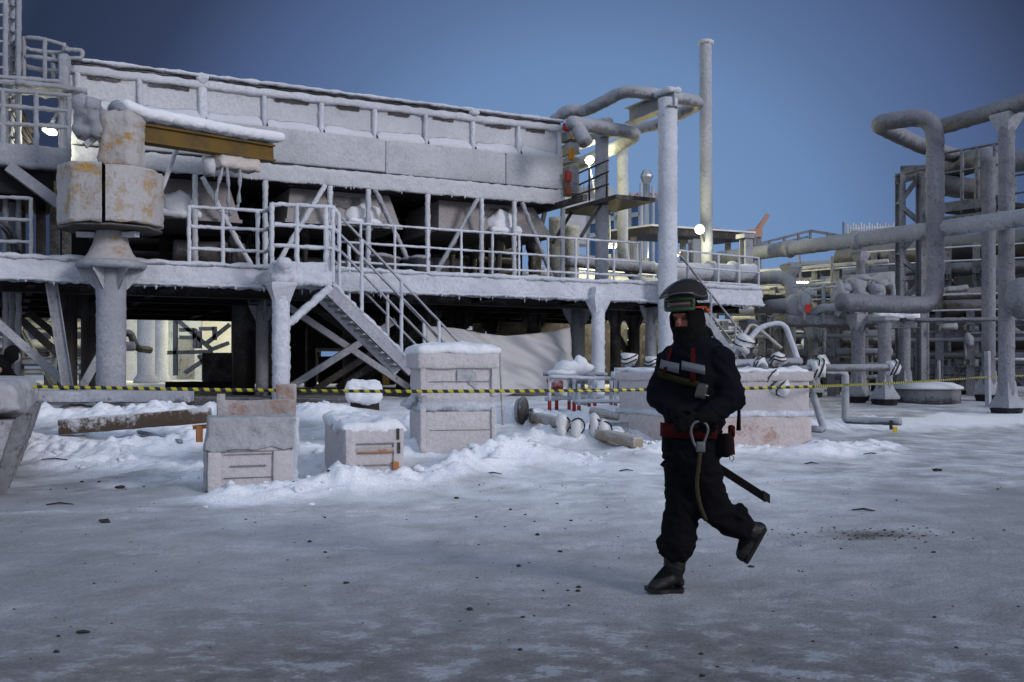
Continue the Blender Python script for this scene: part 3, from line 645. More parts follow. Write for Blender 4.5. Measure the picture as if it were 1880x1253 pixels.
# ================================================================== pipe loops and their posts by the end of the cooler
def pipe(pts, r, label, mat=None, rad=.35, n=12, jit=.02, group=None, name='pipe', step=.09, elbow=6):
    mb = MB(); mb.tube(bez(pts, rad, elbow), r, n, jit, step, freq=9)
    return mb.build(name, mat or pipe_frost, label=label, cat='pipe', group=group)
zc = 7.74
L1 = [onz(1018, 222, zc-.1), onz(1042, 202, zc), onz(1072, 205, zc-.05), onz(1150, 166, zc), onz(1291, 188, zc), onz(1228, 220, zc), onz(1200, 232, zc)]
q = onz(1143, 240, zc); L1 += [q, Vector((q.x, q.y, 4.2)), Vector((q.x, q.y, 3.6))+U*.5, Vector((q.x, q.y, 3.55))+U*1.6]
pipe(L1, .15, 'tall rimed pipe loop that runs over the highest post and drops to the deck', rad=.42)
z2 = 7.0
pipe([onz(1030, 243, z2)-V*1.2-Z*.5, onz(1040, 235, z2)-V*.4, onz(1047, 226, z2), onz(1172, 246, z2), onz(1120, 276, z2), onz(1040, 312, z2)], .17, 'lower rimed pipe loop resting on the shorter post beside the cooler', rad=.4)
def tpost(x, ytop, b, r, lab, zfoot, beamlen, mat=rime):
    p = onb(x, ytop, b); t = root('pipe_support', (p.x, p.y, zfoot), lab, 'support post', 'T-headed pipe supports')
    mb = MB(); mb.tube([Vector((p.x, p.y, zfoot-.1)), p], r, 16, .022, .07, freq=13); mb.build('column', mat, t)
    mb = MB(); mb.ibeam(p-V*.28-Z*.05, p+V*beamlen-Z*.05, .3, .38, th=.03); mb.build('head_beam', steel_frost, t)
    MB().rbox(p+V*.2+Z*.16, (.34, 1.0, .12), r=.05, seg=.08, jit=.06, freq=6).build('head_snow', rime, t); return t
bp_ = onb(1226, 180, -.5); tpost(1226, 182, -.5, .225, 'tallest rimed round post with a short beam head, behind the worker', gz(bp_.x, bp_.y), 1.6)
tpost(1105, 238, 1.2, .165, 'shorter rimed post on the platform, holding the lower pipe loop', ZD, 1.5, pipe_frost)
# thin vent stack
sp_ = onY(1299, 500, 28.5); stk = root('vent_stack', (sp_.x, sp_.y, gz(sp_.x, sp_.y)), 'tall thin rimed vent stack rising alone against the sky', 'stack')
zs = onY(1290, 80, 28.5).z
MB().tube([Vector((sp_.x, sp_.y, .2)), Vector((sp_.x-.06, sp_.y, zs))], [.185, .175], 16, .015, .12, freq=10).build('shaft', pipe_frost, stk)
MB().lathe((sp_.x-.06, sp_.y, zs-.05), [(.17, 0), (.23, .04), (.23, .10), (.16, .14)], 16, jit=.02).build('flange', rime, stk)

# ---- end of the cooler: header boxes, little access platform with dark handrail
eb = root('header_stack', W(AM1+.2, BM+.3, ZMb), 'narrow stack of header boxes with orange tags at the end of the cooler', 'header box')
for (y0, y1, mt) in ((240, 262, steel_frost), (264, 288, steel_frost), (290, 304, steel_frost), (306, 360, pipe_thin)):
    p0, p1 = onb(1035, y0, BM+.15), onb(1057, y1, BM+.15); mb = MB(); mb.rbox((p0+p1)/2, ((p1-p0).length*.35+.1, .5, abs(p0.z-p1.z)*.92), r=.02, seg=.2); 
    mb = MB(); mb.rbox(Vector(((p0.x+p1.x)/2, (p0.y+p1.y)/2, (p0.z+p1.z)/2)), (.28, .5, abs(p0.z-p1.z)-.015), r=.015, seg=.2, jit=.01); mb.rbox(Vector(((p0.x+p1.x)/2, (p0.y+p1.y)/2, p1.z+.02)), (.31, .56, .04), r=.01, seg=.2); mb.build('header_box', mt, eb)
for (x, y, mt, sx, sz) in ((1040, 234, 'r', .2, .2), (1049, 283, 'o', .15, .3), (1050, 250, 'o', .1, .12), (1043, 325, 'r', .16, .28), (1043, 351, 'd', .16, .25)):
    mt = {'r': red_bare, 'o': plain('amber plate', (.5, .23, .02), .5) if 'amber plate' not in MAT else MAT['amber plate'], 'd': plain('rust red cap', (.2, .06, .03), .7) if 'rust red cap' not in MAT else MAT['rust red cap']}[mt]
    MB().rbox(onb(x, y, BM-.16), (sx, .12, sz), r=.04, seg=.1).build('valve_cap', mt, eb)
ap = root('access_platform', W(AM1+.4, .8, 5.3), 'small dark access platform with thin handrail at the end of the cooler', 'platform')
AE = AM1+.42
def A_(x, y): return ona(x, y, AE)
p0, p1 = A_(1044, 372), A_(1122, 372); 
mb = MB(); c = W(AE+.5, (ab(p0)[1]+ab(p1)[1])/2, 5.28); mb.box(c, (1.1, abs(ab(p0)[1]-ab(p1)[1])+.6, .1), (U, V, Z)); mb.build('floor_plate', steel_dark, ap)
mb = MB()
for (y0, y1) in ((324, 294), (346, 315), (362, 338)): mb.tube([A_(1050, y0), A_(1117, y1)], .024, 6)
hr = mb.build('handrail', steel_dark, ap)
for (x, y0, y1) in ((1051, 322, 366), (1082, 309, 369), (1114, 295, 372)): MB().tube([A_(x, y0), A_(x, y1)], .028, 6).build('post', steel_dark, hr)
for b in (1.0, 2.4): MB().bar(W(AE+.05, b, 5.22), W(AE-.5, b, 4.4), .07, .07).build('bracket', steel_dark, ap)
mb = MB(); mb.bar(W(AM1-.2, .6, 5.28), W(AM1-.2, 3.2, 5.28), .12, .14); mb.build('support_beam', steel_dark, ap)

# ================================================================== lamps of the plant (all lit in the photograph)
lampglass = plain('lit flood lamp', (1, .95, .8), .5, emit=(1, .93, .5), estr=30)
def flood(name, p, lab, aim, power, color, post_to=None, size=.16):
    t = root('flood_lamp', p, lab, 'lamp', 'lit flood lamps'); d = Vector(aim).normalized(); x = d.orthogonal().normalized(); y = d.cross(x)
    mb = MB(); mb.lathe(Vector(p)-d*.16, [(size*.35, 0), (size*.6, .05), (size*1.05, .19)], 16, (x, y, d), cap=False); mb.lathe(Vector(p)-d*.26, [(size*.3, 0), (size*.3, .1)], 10, (x, y, d)); mb.build('housing', steel_frost, t)
    mb = MB(); mb.blob(Vector(p)+d*.01, (size*.62,)*3, 14, 0, 1); mb.build('bulb', lampglass, t)
    if post_to is not None: MB().tube([Vector(p)-d*.2, Vector(post_to)], .03, 7, .008, .1).build('arm', steel_frost, t)
    l = bpy.data.lights.new('lamp light', 'POINT'); l.energy = power; l.color = color; l.shadow_soft_size = .14
    o = bpy.data.objects.new('lamp_light', l); COL.objects.link(o); o.location = Vector(p)+d*.3
    return t
f1 = onb(1082, 293, 2.9); flood('a', f1, 'lit lamp beside the short post above the small access platform', (.2, -.8, -.5), 90, (1, .92, .55), f1+Vector((.25, .3, -1.2)), .12)
f2 = onY(1285, 421, 27.8); flood('b', f2, 'lit lamp in front of the foot of the tall vent stack', (-.3, -.9, -.3), 110, (1, .93, .6), Vector((sp_.x-.1, sp_.y-.1, f2.z-.3)), .13)
f3 = onb(92, 239, 1.9); flood('c', f3, 'lit shaded lamp behind the railing of the high landing by the ladder tower', (-.1, -.35, -.9), 40, (1, .95, .7), f3+Vector((.28, .2, .9)), .14)

# ================================================================== upper left: high landing, ladder tower
hl = root('high_landing', W(-.6, 1.2, 5.2), 'high rimed landing with railings at the left end of the cooler', 'platform')
bh = .9
p0, p1 = onb(-60, 285, bh), onb(128, 292, bh)
MB().rbox((p0+p1)/2-Z*.02+V*.6, ((p1-p0).length, 1.3, .34), r=.05, seg=.09, jit=.03).build('floor_slab', rime_dim, hl)
def hrail(segs, posts, b, toe, name):
    return railing(segs, posts, hl, toe, b, .045, rime_dim, .022, name)
hrail([[(-60, 162), (60, 170), (128, 176)], [(-60, 190), (128, 204)], [(-60, 225), (128, 234)]], [(5, 165, 300), (66, 170, 300), (126, 172, 300)], bh, (-60, 262, 128, 266, 300, 304), 'railing')
hrail([[(-20, 140), (110, 150)], [(-20, 148), (110, 158)]], [(112, 105, 300)], bh+.5, None, 'upper_railing')
mb = MB(); mb.rbox(onb(118, 140, bh+.6), (.22, .3, .8), r=.1, seg=.07, jit=.06); mb.rbox(onb(95, 168, bh+.5), (1.2, .8, .1), r=.05, seg=.07, jit=.06); mb.build('ice_mass', rime_dim, hl)
# hooped cage of the ladder going up from the landing
mb = MB(); cc = onb(78, 110, bh+1.2); 
for z0 in (onb(78, 84, bh+1.2).z, onb(78, 118, bh+1.2).z):
    mb.tube([cc*1+Vector((math.cos(R(t))*.46, math.sin(R(t))*.46, z0-cc.z-.02*math.cos(R(t)))) for t in range(0, 361, 24)], .045, 7, .02)
cg = mb.build('ladder_cage', rime_dim, hl)
for t in (200, 250, 300, 350, 90): 
    q = cc+Vector((math.cos(R(t))*.46, math.sin(R(t))*.46, 0)); MB().tube([Vector((q.x, q.y, onb(78, 82, bh+1.2).z)), Vector((q.x, q.y, onb(78, 160, bh+1.2).z))], .045, 7, .02, .08).build('cage_bar', rime_dim, cg)
mb = MB(); mb.tube(bez([onb(118, 92, bh+.8), onb(151, 92, bh+.8), onb(151, 108, bh+.8), onb(120, 106, bh+.8)], .06, 3), .045, 7, .02, .06); mb.build('grab_rail', rime_dim, hl)
MB().bar(onb(15, 306, bh), onb(118, 382, bh), .2, .2).build('knee_brace', rime_dim, hl)
for (x0, y0, x1, y1) in ((10, 182, 58, 262), (22, 178, 60, 243), (10, 240, 40, 268), (-30, 180, 50, 266)): MB().ibeam(onb(x0, y0, 2.2), onb(x1, y1, 2.2), .1, .1).build('diagonal', steel_dark, hl)
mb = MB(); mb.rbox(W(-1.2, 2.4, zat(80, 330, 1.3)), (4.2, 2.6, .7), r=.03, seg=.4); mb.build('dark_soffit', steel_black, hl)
tw = root('ladder_tower', onb(18, 690, 1.8), 'tall lattice ladder tower coated in rime at the left edge of the view', 'tower')
for (x, b) in ((-12, 1.7), (10, 1.7), (22, 2.2), (34, 1.7)):
    p = onb(x, 300, b); MB().tube([Vector((p.x, p.y, .4)), Vector((p.x, p.y, 9.2))], .055, 7, .02, .1).build('stile', rime_dim, tw)
k = 0
for y in range(-20, 300, 24):
    mb = MB(); mb.tube([onb(-14, y, 1.7), onb(12, y+1, 1.7)], .03, 6, .012, .08); mb.tube([onb(12, y+4, 1.7), onb(22, y+6, 2.2)], .03, 6, .012, .08); mb.tube([onb(22, y+10, 2.2), onb(34, y+6, 1.7)], .03, 6, .012, .08); mb.build('rung', rime_dim, tw)
for x in (38, 75, 100, 122):
    p = onb(x, 400, 3.2); MB().ibeam(Vector((p.x, p.y, ZD)), Vector((p.x, p.y, 5.4)), .18, .18, up=V).build('post', steel_dark, tw)
for i, (pts) in enumerate((((0, 405), (22, 425), (36, 470)), ((0, 412), (18, 432), (30, 480)))):
    pipe([onb(x, y, 1.6) for x, y in pts], .04, ('upper of two bent hoses behind the left railing', 'lower of two bent hoses behind the left railing')[i], steel_dark, .4, 8, .0, 'bent hoses', 'hose')
# ================================================================== pipework on the right
YA = 23.6
za = onY(1716, 212, YA).z
top = Vector((onY(1717, 300, YA).x, YA, za))
lowz = onY(1716, 562, YA).z
ptsA = [Vector((top.x, YA, lowz))-U*3.0, Vector((top.x, YA, lowz)), top, onz(1604, 226, za), onz(1690, 268, za), onz(1800, 300, za)]
pipe(ptsA, .205, 'big rimed pipe rising as a tall loop with a sharp bend against the sky', rad=.55, n=18, jit=.018, elbow=8, mat=pipe_grey)
zb = 7.15
e0 = onz(1726, 234, zb); e1 = onz(1880, 188, zb); pipe([e0, e0+(e1-e0)*5], .19, 'upper rimed pipe leaving the frame at the top right, resting on the saddle post', n=18, jit=.018, mat=pipe_grey)
zd = 4.55
e0 = onz(1300, 477, zd); e1 = onz(1880, 400, zd); slp = pipe([e0, e0+(e1-e0)*1.8], .2, 'long rimed pipe slanting up to the right in front of the dark vessel', n=16, jit=.02, mat=rime_dim)
for k, x in enumerate((1449, 1574)):
    p = onz(x, 477-(x-1300)*.1328, zd); MB().tube([p-V*.12, p+V*.12], .235, 16, .05, .05, freq=6).build('pipe_collar', rime_dim, slp)
def rpost(x, ytop, Y, r, lab, ped=True, zt=None, head=True, mat=None, group='rimed round posts of the right pipe rack', hs=1., blk=None, gzz=None):
    p = onY(x, ytop, Y); zg = gz(p.x, p.y) if gzz is None else gzz
    t = root('pipe_post', (p.x, p.y, zg), lab, 'support post', group); c = Vector((p.x, p.y, 0))
    mb = MB(); mb.tube([c+Z*(zg+.1), c+Z*p.z], r, 14, .014, .09, freq=11); mb.build('column', mat or pipe_grey, t)
    if ped:
        mb = MB(); mb.lathe(c+Z*zg, [(r*2.15, .14), (r*2.15, .20), (r*1.35, .40), (r*1.05, .75)], 4, (U, V, Z), .02, rot=R(45), smooth=False); mb.build('foot_cone', rime_dim, t)
        mb = MB(); mb.lathe(c+Z*zg, [(r*1.6, -.1), (r*2.0, .13)], 8, rot=R(22), smooth=False); mb.build('pedestal', steel_black, t)
    if head:
        mb = MB(); mb.lathe(c+Z*p.z, [(r*1.05, -.3*hs), (r*2.1, -.05), (r*2.1, .02), (r*1.2, .06)], 4, (U, V, Z), .015, rot=R(45), smooth=False); mb.build('saddle', rime_dim, t)
    return t
rpost(1848, 212, 22.6, .175, 'tall post with flared saddle holding the upper pipe at the right edge', hs=1.2)
rpost(1815, 290, 25.8, .17, 'tall post just left of and behind the saddle post at the right edge', head=False)
rpost(1580, 466, 26.2, .115, 'slim post with a snow cap under the long slanting pipe', hs=.8, gzz=.4)
rpost(1452, 488, 28.6, .15, 'stubby post holding the long slanting pipe at its far end, beside the bent pipe', ped=False, hs=.9)
rpost(1573, 580, 25.4, .13, 'short post with wide snow cap below the valve cluster', hs=1.3)
rpost(1624, 585, 24.8, .165, 'thick short post under the snow-capped beam, the nearer of two', hs=.4)
rpost(1660, 585, 26.4, .16, 'thick short post under the snow-capped beam, the farther of two', hs=.4)
rpost(1493, 596, 27.4, .13, 'short post with a rounded snow cap left of the valve cluster', hs=1.4)
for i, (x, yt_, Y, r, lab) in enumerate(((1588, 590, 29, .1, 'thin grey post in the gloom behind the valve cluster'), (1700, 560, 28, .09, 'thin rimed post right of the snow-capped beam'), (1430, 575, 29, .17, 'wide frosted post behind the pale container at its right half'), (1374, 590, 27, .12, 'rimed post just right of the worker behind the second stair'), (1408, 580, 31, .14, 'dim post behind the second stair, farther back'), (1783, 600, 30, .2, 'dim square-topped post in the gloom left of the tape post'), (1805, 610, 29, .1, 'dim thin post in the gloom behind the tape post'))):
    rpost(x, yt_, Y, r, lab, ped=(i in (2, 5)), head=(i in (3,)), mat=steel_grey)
# beam with snow over the two thick posts, and the long thin rail going right
bb = root('pipe_rack_beam', onY(1640, 585, 25.5), 'short pipe rack beam under a snow cap, across the two thick posts', 'beam')
p0, p1 = onY(1606, 590, 25.2), onY(1684, 590, 25.2)
MB().ibeam(p0-Z*.05, p1-Z*.05, .3, .26).build('beam', steel_grey, bb); MB().rbox((p0+p1)/2+Z*.14, ((p1-p0).length*1.02, .36, .16), (Vector((1, 0, 0)), Vector((0, 1, 0)), Z), r=.06, seg=.07, jit=.07, freq=5).build('snow_cap', snow, bb)
pipe([onY(1680, 588, 24.4), onY(1990, 586, 23.8)], .055, 'thin straight pipe running right from the snow-capped beam', steel_grey, n=8)
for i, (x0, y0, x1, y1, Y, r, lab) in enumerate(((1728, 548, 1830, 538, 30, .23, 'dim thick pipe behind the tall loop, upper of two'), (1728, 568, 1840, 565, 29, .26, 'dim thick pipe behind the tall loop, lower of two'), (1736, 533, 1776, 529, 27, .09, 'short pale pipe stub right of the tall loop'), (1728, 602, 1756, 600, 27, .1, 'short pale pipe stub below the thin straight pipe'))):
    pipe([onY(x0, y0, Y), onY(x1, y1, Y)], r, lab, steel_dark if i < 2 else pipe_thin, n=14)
# dark insulated vessels
zv = 5.17; e0 = onz(1545, 481, zv); e1 = onz(2300, 412, zv); dv_ = (e1-e0).normalized()
vt = root('horizontal_vessel', e0, 'long dark insulated horizontal vessel with snow on its back, behind the slanting pipe', 'vessel')
mb = MB(); Lv = (e1-e0).length
mb.tube([e0-dv_*.12, e0-dv_*.08, e0, e0+dv_*Lv], [.15, .40, .53, .53], 26, .012, .3, freq=3); mb.build('shell', vessel, vt)
c1 = onz(1752, 470, zv); 
for s_, rr in ((0, .60), (.9, .57)):
    MB().tube([c1+dv_*s_-dv_*.12, c1+dv_*s_+dv_*.12], rr, 26, .02, .1).build('collar', steel_dark, vt)
for x in (1629, 1722, 1812):
    p = onz(x, 473-(x-1545)*.09, zv); MB().box(Vector((p.x, p.y, 2.6))-V*.2+Z*1.1, (.46, .2, 2.2), (U, V, Z)).build('saddle', steel_grey, vt)
# lattice tower and high platform
tg = root('lattice_frame', onY(1670, 700, 27.5), 'slim lattice frame of frosted angle steel beside the tall pipe loop', 'frame')
Yg = 27.5
for (x, w_, Y) in ((1653, .2, Yg), (1691, .2, Yg-.2)):
    p = onY(x, 330, Y); MB().ibeam(Vector((p.x, p.y, .3)), Vector((p.x, p.y, onY(x, 318, Y).z)), w_, w_, up=V).build('post', steel_grey, tg)
mb = MB(); mb.ibeam(onY(1645, 331, Yg), onY(1705, 316, Yg), .2, .24); mb.build('top_beam', steel_grey, tg)
MB().bar(onY(1655, 315, Yg+.5), onY(1730, 312, Yg), .5, .22).build('top_beam', steel_grey, tg)
for (x0, y0, x1, y1) in ((1649, 377, 1687, 326), (1653, 378, 1690, 410), (1649, 470, 1687, 425), (1653, 475, 1692, 505), (1655, 512, 1693, 508), (1650, 560, 1690, 520)):
    MB().ibeam(onY(x0, y0, Yg-.05), onY(x1, y1, Yg-.05), .12, .12, kind='C').build('lattice_bar', steel_grey, tg)
hp = root('high_platform', onY(1780, 385, 27), 'high grated platform with frosted railing behind the tall pipe loop on the right', 'platform')
zp = onY(1780, 378, 26.5).z
def HP(x, y): return onz(x, y, zp)
q0, q1 = HP(1728, 384), HP(1838, 369); dq = (q1-q0).normalized(); sq = dq.cross(Z)*-1
MB().prism([q0, q1, q1+U*2.2, q0+U*2.2], Z*-.12).build('grating', steel_black, hp)
MB().bar(q0+Z*.02, q1+Z*.02, .1, .26).build('edge_beam', steel_grey, hp)
mb = MB(); mb.tube([q0-Z*.28, q1-Z*.28], .06, 8, .01, .1); mb.build('edge_pipe', steel_grey, hp)
mb = MB(); mb.tube([q0+Z*1.5, q1+Z*1.5], .035, 6, .01, .12); mb.tube([q0+Z*.95, q1+Z*.95], .03, 6, .01, .12); mbr = MB(); mbr.tube([q0+Z*.5+U*2.1, q1+Z*.5+U*2.1], .03, 6, .01, .12); mbr.tube([q0+Z*1+U*2.1, q1+Z*1+U*2.1], .03, 6, .01, .12); hr2 = mbr.build('rear_railing', steel_grey, hp); hrl = mb.build('railing', steel_grey, hp)
for t in (.36, .62, .9):
    p = q0.lerp(q1, t); MB().tube([p-Z*.2, p+Z*1.5], .05, 7, .01, .1).build('post', steel_grey, hrl); MB().tube([p+U*2.1, p+U*2.1+Z*1.0], .05, 7, .01, .1).build('post', steel_grey, hr2)
pipe([onY(1716, 318, 29), onY(1782, 298, 28), onY(1812, 288, 27), onY(1815, 330, 27), onY(1812, 372, 27)], .33, 'fat rimed elbow pipe turning down onto the high platform', rad=.7, n=18, mat=pipe_grey)
pipe([onY(1700, 336, 28.5), onY(1800, 350, 28.0), onY(1840, 352, 28.2)], .3, 'thick frosted pipe lying across the back of the high platform', pipe_grey, n=16)
pipe([onY(1850, 300, 24.2), onY(1950, 282, 23.6)], .26, 'thick rimed pipe at the right edge below the upper pipe', pipe_grey, n=16)
MB().lathe(onY(1878, 545, 22), [(.1, -.5), (.3, -.35), (.38, 0), (.3, .3), (.1, .42)], 16, jit=.03).build('bulged_valve', pipe_grey, label='bulging rimed valve body cut off by the right edge', cat='valve')
# bent pipe, headers and flanged run left of the slim post
pipe([onY(1385, 513, 27), onY(1428, 508, 26.6), onY(1450, 515, 26.4), onY(1460, 560, 26.2)], .18, 'rimed swan-neck pipe bending down into the ball-shaped fitting', rad=.5, n=16, mat=rime_dim)
pipe([onY(1385, 562, 26.2), onY(1455, 562, 26.0)], .20, 'horizontal rimed header ending in the ball-shaped fitting', pipe_thin, n=16)
MB().blob(onY(1460, 562, 25.9), (.3, .28, .3), 20, .14, 4).build('ball_fitting', rime_dim, label='snow-covered ball-shaped pipe fitting right of the second platform', cat='fitting')
pipe([onY(1425, 541, 28.5), onY(1500, 530, 28), onY(1590, 520, 27.2)], .035, 'thin handrail-like pipe rising behind the ball-shaped fitting', rime, n=7)
pipe([onY(1592, 562, 24.8), onY(1500, 566, 25.6), onY(1480, 588, 26)], .1, 'small rimed pipe between the valve cluster and the red-tagged valve', rad=.3, mat=rime_dim)
# low service platform with valves
sp2 = root('service_platform', onY(1530, 590, 26), 'low rimed service platform with railing round the snow-clogged valves', 'platform')
MB().rbox(onY(1520, 590, 26.3), (2.5, 1.2, .28), (Vector((1, 0, 0)), Vector((0, 1, 0)), Z), r=.04, seg=.1, jit=.03).build('floor_slab', pipe_thin, sp2)
mb = MB()
for pts in (((1455, 527), (1512, 523), (1556, 516)), ((1470, 545), (1512, 543), (1556, 540)), ((1475, 568), (1512, 566), (1560, 562))): mb.tube([onY(x, y, 25.7) for x, y in pts], .03, 7, .015, .08)
mb2 = MB(); mb2.tube(bez([onY(1592, 524, 25.4), onY(1640, 521, 25.4), onY(1640, 556, 25.4)], .1, 3), .05, 7, .03, .07); mb2.build('grab_rail', rime_dim, sp2)
srl = mb.build('railing', rime_dim, sp2)
for (x, y0, y1) in ((1512, 522, 594), (1556, 515, 596), (1590, 515, 590), (1476, 527, 588)): MB().tube([onY(x, y0, 25.6), onY(x, y1, 25.6)], .05, 7, .02, .07).build('post', rime_dim, srl)
random.seed(3)
for i, (x, y, sz, lab) in enumerate(((1545, 545, .30, 'tall snow-clogged valve left in the cluster, with hanging ice'), (1578, 525, .24, 'snow-clogged valve at the top of the cluster under the slim post'), (1575, 558, .26, 'snow-clogged valve with a red tag at the foot of the slim post'), (1610, 535, .25, 'snow-clogged handwheel valve at the right of the cluster'), (1478, 550, .2, 'snow-clogged valve with a red tag beside the ball-shaped fitting'))):
    t = root('valve', onY(x, y, 25.5), lab, 'valve', 'snow-clogged valves'); mb = MB(); p = onY(x, y, 25.4)
    mb.blob(p, (sz*.8, sz*.7, sz*1.2), 16, .5, 5); mb.blob(p+Vector((.1, 0, sz*.8)), (sz*.9, sz*.6, sz*.4), 14, .5, 6); mb.blob(p+Vector((-.08, -.03, -sz*.9)), (sz*.4, sz*.4, sz*.8), 12, .5, 6); mb.build('body', rime_dim, t)
    if i in (2, 4): MB().box(p+Vector((0, -.25, -.25 if i == 4 else .0)), (.13, .06, .2)).build('red_tag', plain('bright red tag', (.5, .03, .02), .5) if i == 2 else MAT['bright red tag'], t)
# buried round tank with a snow lid, low on the right
tp = onY(1702, 745, 25.5); zt_ = .42
tk = root('round_tank', (tp.x, tp.y, zt_), 'low round tank with a flat snow lid beside the pedestals', 'tank')
MB().lathe((tp.x, tp.y, gz(tp.x, tp.y)-.1), [(.80, 0), (.80, .45)], 28, jit=.01).build('wall', steel_grey, tk); MB().lathe((tp.x, tp.y, gz(tp.x, tp.y)+.33), [(.86, 0), (.86, .06), (.6, .16), (.01, .2)], 28, jit=.02).build('lid', snow, tk)
# second stair behind the worker, going down to the right from the second platform section
s2 = root('stair', onb(1330, 690, -.3), 'narrow frosted stair descending to the right behind the worker', 'stairs')
def Q(x, y, b=-.35): return onb(x, y, b)
for b in (-.35, .45):
    MB().ibeam(Q(1268, 545, b), Q(1400, 735, b), .08, .2, kind='C').build('stringer', steel_frost, s2)
    mb = MB(); mb.tube([Q(1243, 462, b), Q(1385, 640, b)], .028, 7, .006, .1); mb.tube([Q(1258, 520, b), Q(1370, 660, b)], .024, 7, .006, .1); h = mb.build('handrail', steel_frost, s2)
    for (x, y0, y1) in ((1263, 487, 560), (1305, 540, 610), (1350, 597, 672)): MB().tube([Q(x, y0, b), Q(x, y1, b)], .032, 7, .006, .1).build('post', steel_frost, h)
for i in range(9): 
    p = Q(1268, 545).lerp(Q(1400, 735), (i+.5)/9)+V*.4; MB().box(p, (.26, .76, .04), (U, V, Z)).build('tread', steel_frost, s2)
# pipes, valves and flanges standing on the platform behind the railing
mt_big = pipe([onb(1215, 500, 1.6), onb(1385, 503, 1.6)], .25, 'fat rimed flanged pipe lying behind the railing of the second platform section', rime, n=16, jit=.035)
for i, x in enumerate((1304, 1345)):
    p = onb(x, 501, 1.6); MB().tube([p-U*.06, p+U*.06], .31, 16, .04).build('pipe_flange', rime_heavy, label=('snowy flange on the fat pipe, the left one', 'snowy flange on the fat pipe, the right one')[i], cat='flange')
pipe([onb(1040, 478, 2.6), onb(1200, 492, 2.6)], .17, 'rimed pipe lying on the platform behind the two short posts', n=14)
for i, (x0, y0, y1, b, lab) in enumerate(((1050, 415, 520, 4.2, 'dim upright pipe on the platform, left of the shorter post'), (1020, 400, 520, 5.5, 'dim upright pipe farther left on the platform behind the diagonal'), (1275, 440, 530, 2.4, 'square rimed upright beside the vent stack foot'), (1370, 440, 540, 2.2, 'grey upright post with a flat head at the end of the second platform'), (1165, 445, 525, 2.8, 'thin upright between the pipe loop and the tallest post'))):
    mb = MB(); 
    if i in (2, 3): mb.ibeam(onb(x0, y1, b), onb(x0, y0, b), .26, .26, up=V)
    else: mb.tube([onb(x0, y1, b), onb(x0, y0, b)], .2 if i < 2 else .1, 14, .012, .1)
    up_ = mb.build('upright', steel_frost if i > 1 else pipe_thin, label=lab, cat='upright')
    if i == 3: cb = onb(1368, 438, 2.2); MB().box(cb+Z*.05, (.36, .36, .12), (U, V, Z)).build('post_head', steel_frost, up_)
# ================================================================== crates and clutter on the snow
XR = lambda deg: (Vector((math.cos(R(deg)), math.sin(R(deg)), 0)), Vector((-math.sin(R(deg)), math.cos(R(deg)), 0)), Z)
def corner(x, y, zz): return onz(x, y, zz)
black_tape = plain('black tape', (.012, .012, .014), .5)
plastic = plain('white plastic wrap', (.62, .63, .64), .35, bump=.6, bscale=25, spec=.5)
# --- tall crate with lid
c = onz(842, 842, .06); ax = XR(15); W3, D3, H3 = 1.03, .92, 1.30; o_ = c+ax[1]*D3/2; zb_ = .08
t3 = root('tall_crate', o_, 'tallest frosted plywood crate with a snow-capped lid, behind the tape', 'crate', 'frosted crates')
MB().rbox(Vector((o_.x, o_.y, zb_+.30)), (W3, D3, .62), ax, r=.015, seg=.1, jit=.012, freq=7).build('lower_body', crate_m, t3)
MB().rbox(Vector((o_.x, o_.y, zb_+.915)), (W3-.02, D3-.02, .60), ax, r=.02, seg=.09, jit=.016, freq=7).build('upper_body', crate_m, t3)
def slopecap(w, p): return w
MB().rbox(Vector((o_.x, o_.y, zb_+.67)), (W3+.035, D3+.04, .14), ax, r=.05, seg=.06, jit=.035, freq=7).build('frost_ledge', rime, t3)
lid = MB().rbox(Vector((o_.x, o_.y, zb_+1.29)), (W3+.09, D3+.1, .22), ax, r=.03, seg=.08, jit=.015, freq=6).build('lid', crate_m, t3)
def dome(w, p): return w+Z*(.06*max(0, 1-(p[0]/.6)**2)*max(0, 1-(p[1]/.55)**2)+.02*nz(w, 5))
MB().rbox(Vector((o_.x, o_.y, zb_+1.42)), (W3+.13, D3+.14, .12), ax, r=.055, seg=.06, jit=.03, freq=6, fn=dome).build('snow_cap', snow, lid)
fr = o_-ax[1]*(D3/2+.004); 
mb = MB(); n = 12; vs = []
for k in range(n+1):
    x = -.02+.26*k/n; zz = zb_+1.02+(.10-.22*max(0, k/n-.5)); p = fr+ax[0]*x; e = .11+.05*nz((k*.8, 2, 2)); vs += [Vector((p.x, p.y, zz+e)), Vector((p.x, p.y, zz-e))]
mb.add(vs, [(2*k, 2*k+1, 2*k+3, 2*k+2) for k in range(n)], False).build('torn_label', tarp_grey, t3)
for (x_, h0_, h1_) in ((-W3/2+.03, .02, .6), (W3/2-.03, .02, .6), (-W3/2+.03, .75, 1.17), (W3/2-.03, .75, 1.17)): MB().rbox(fr+ax[0]*x_-ax[1]*.006+Z*(zb_+(h0_+h1_)/2), (.07, .03, h1_-h0_), ax, r=.008, seg=.06, jit=.012, freq=9).build('corner_batten', crate_m, t3)
MB().rbox(fr-ax[0]*(W3/2+.1)+Z*(zb_+.68)+ax[1]*.35, (.2, .16, .1), ax, r=.04, seg=.05, jit=.07, freq=9).build('latch', rime, t3)
MB().box(fr+ax[0]*.36+Z*(zb_+.03)-ax[1]*.01, (.26, .03, .06), ax).build('bare_skid', wood_orange, t3)
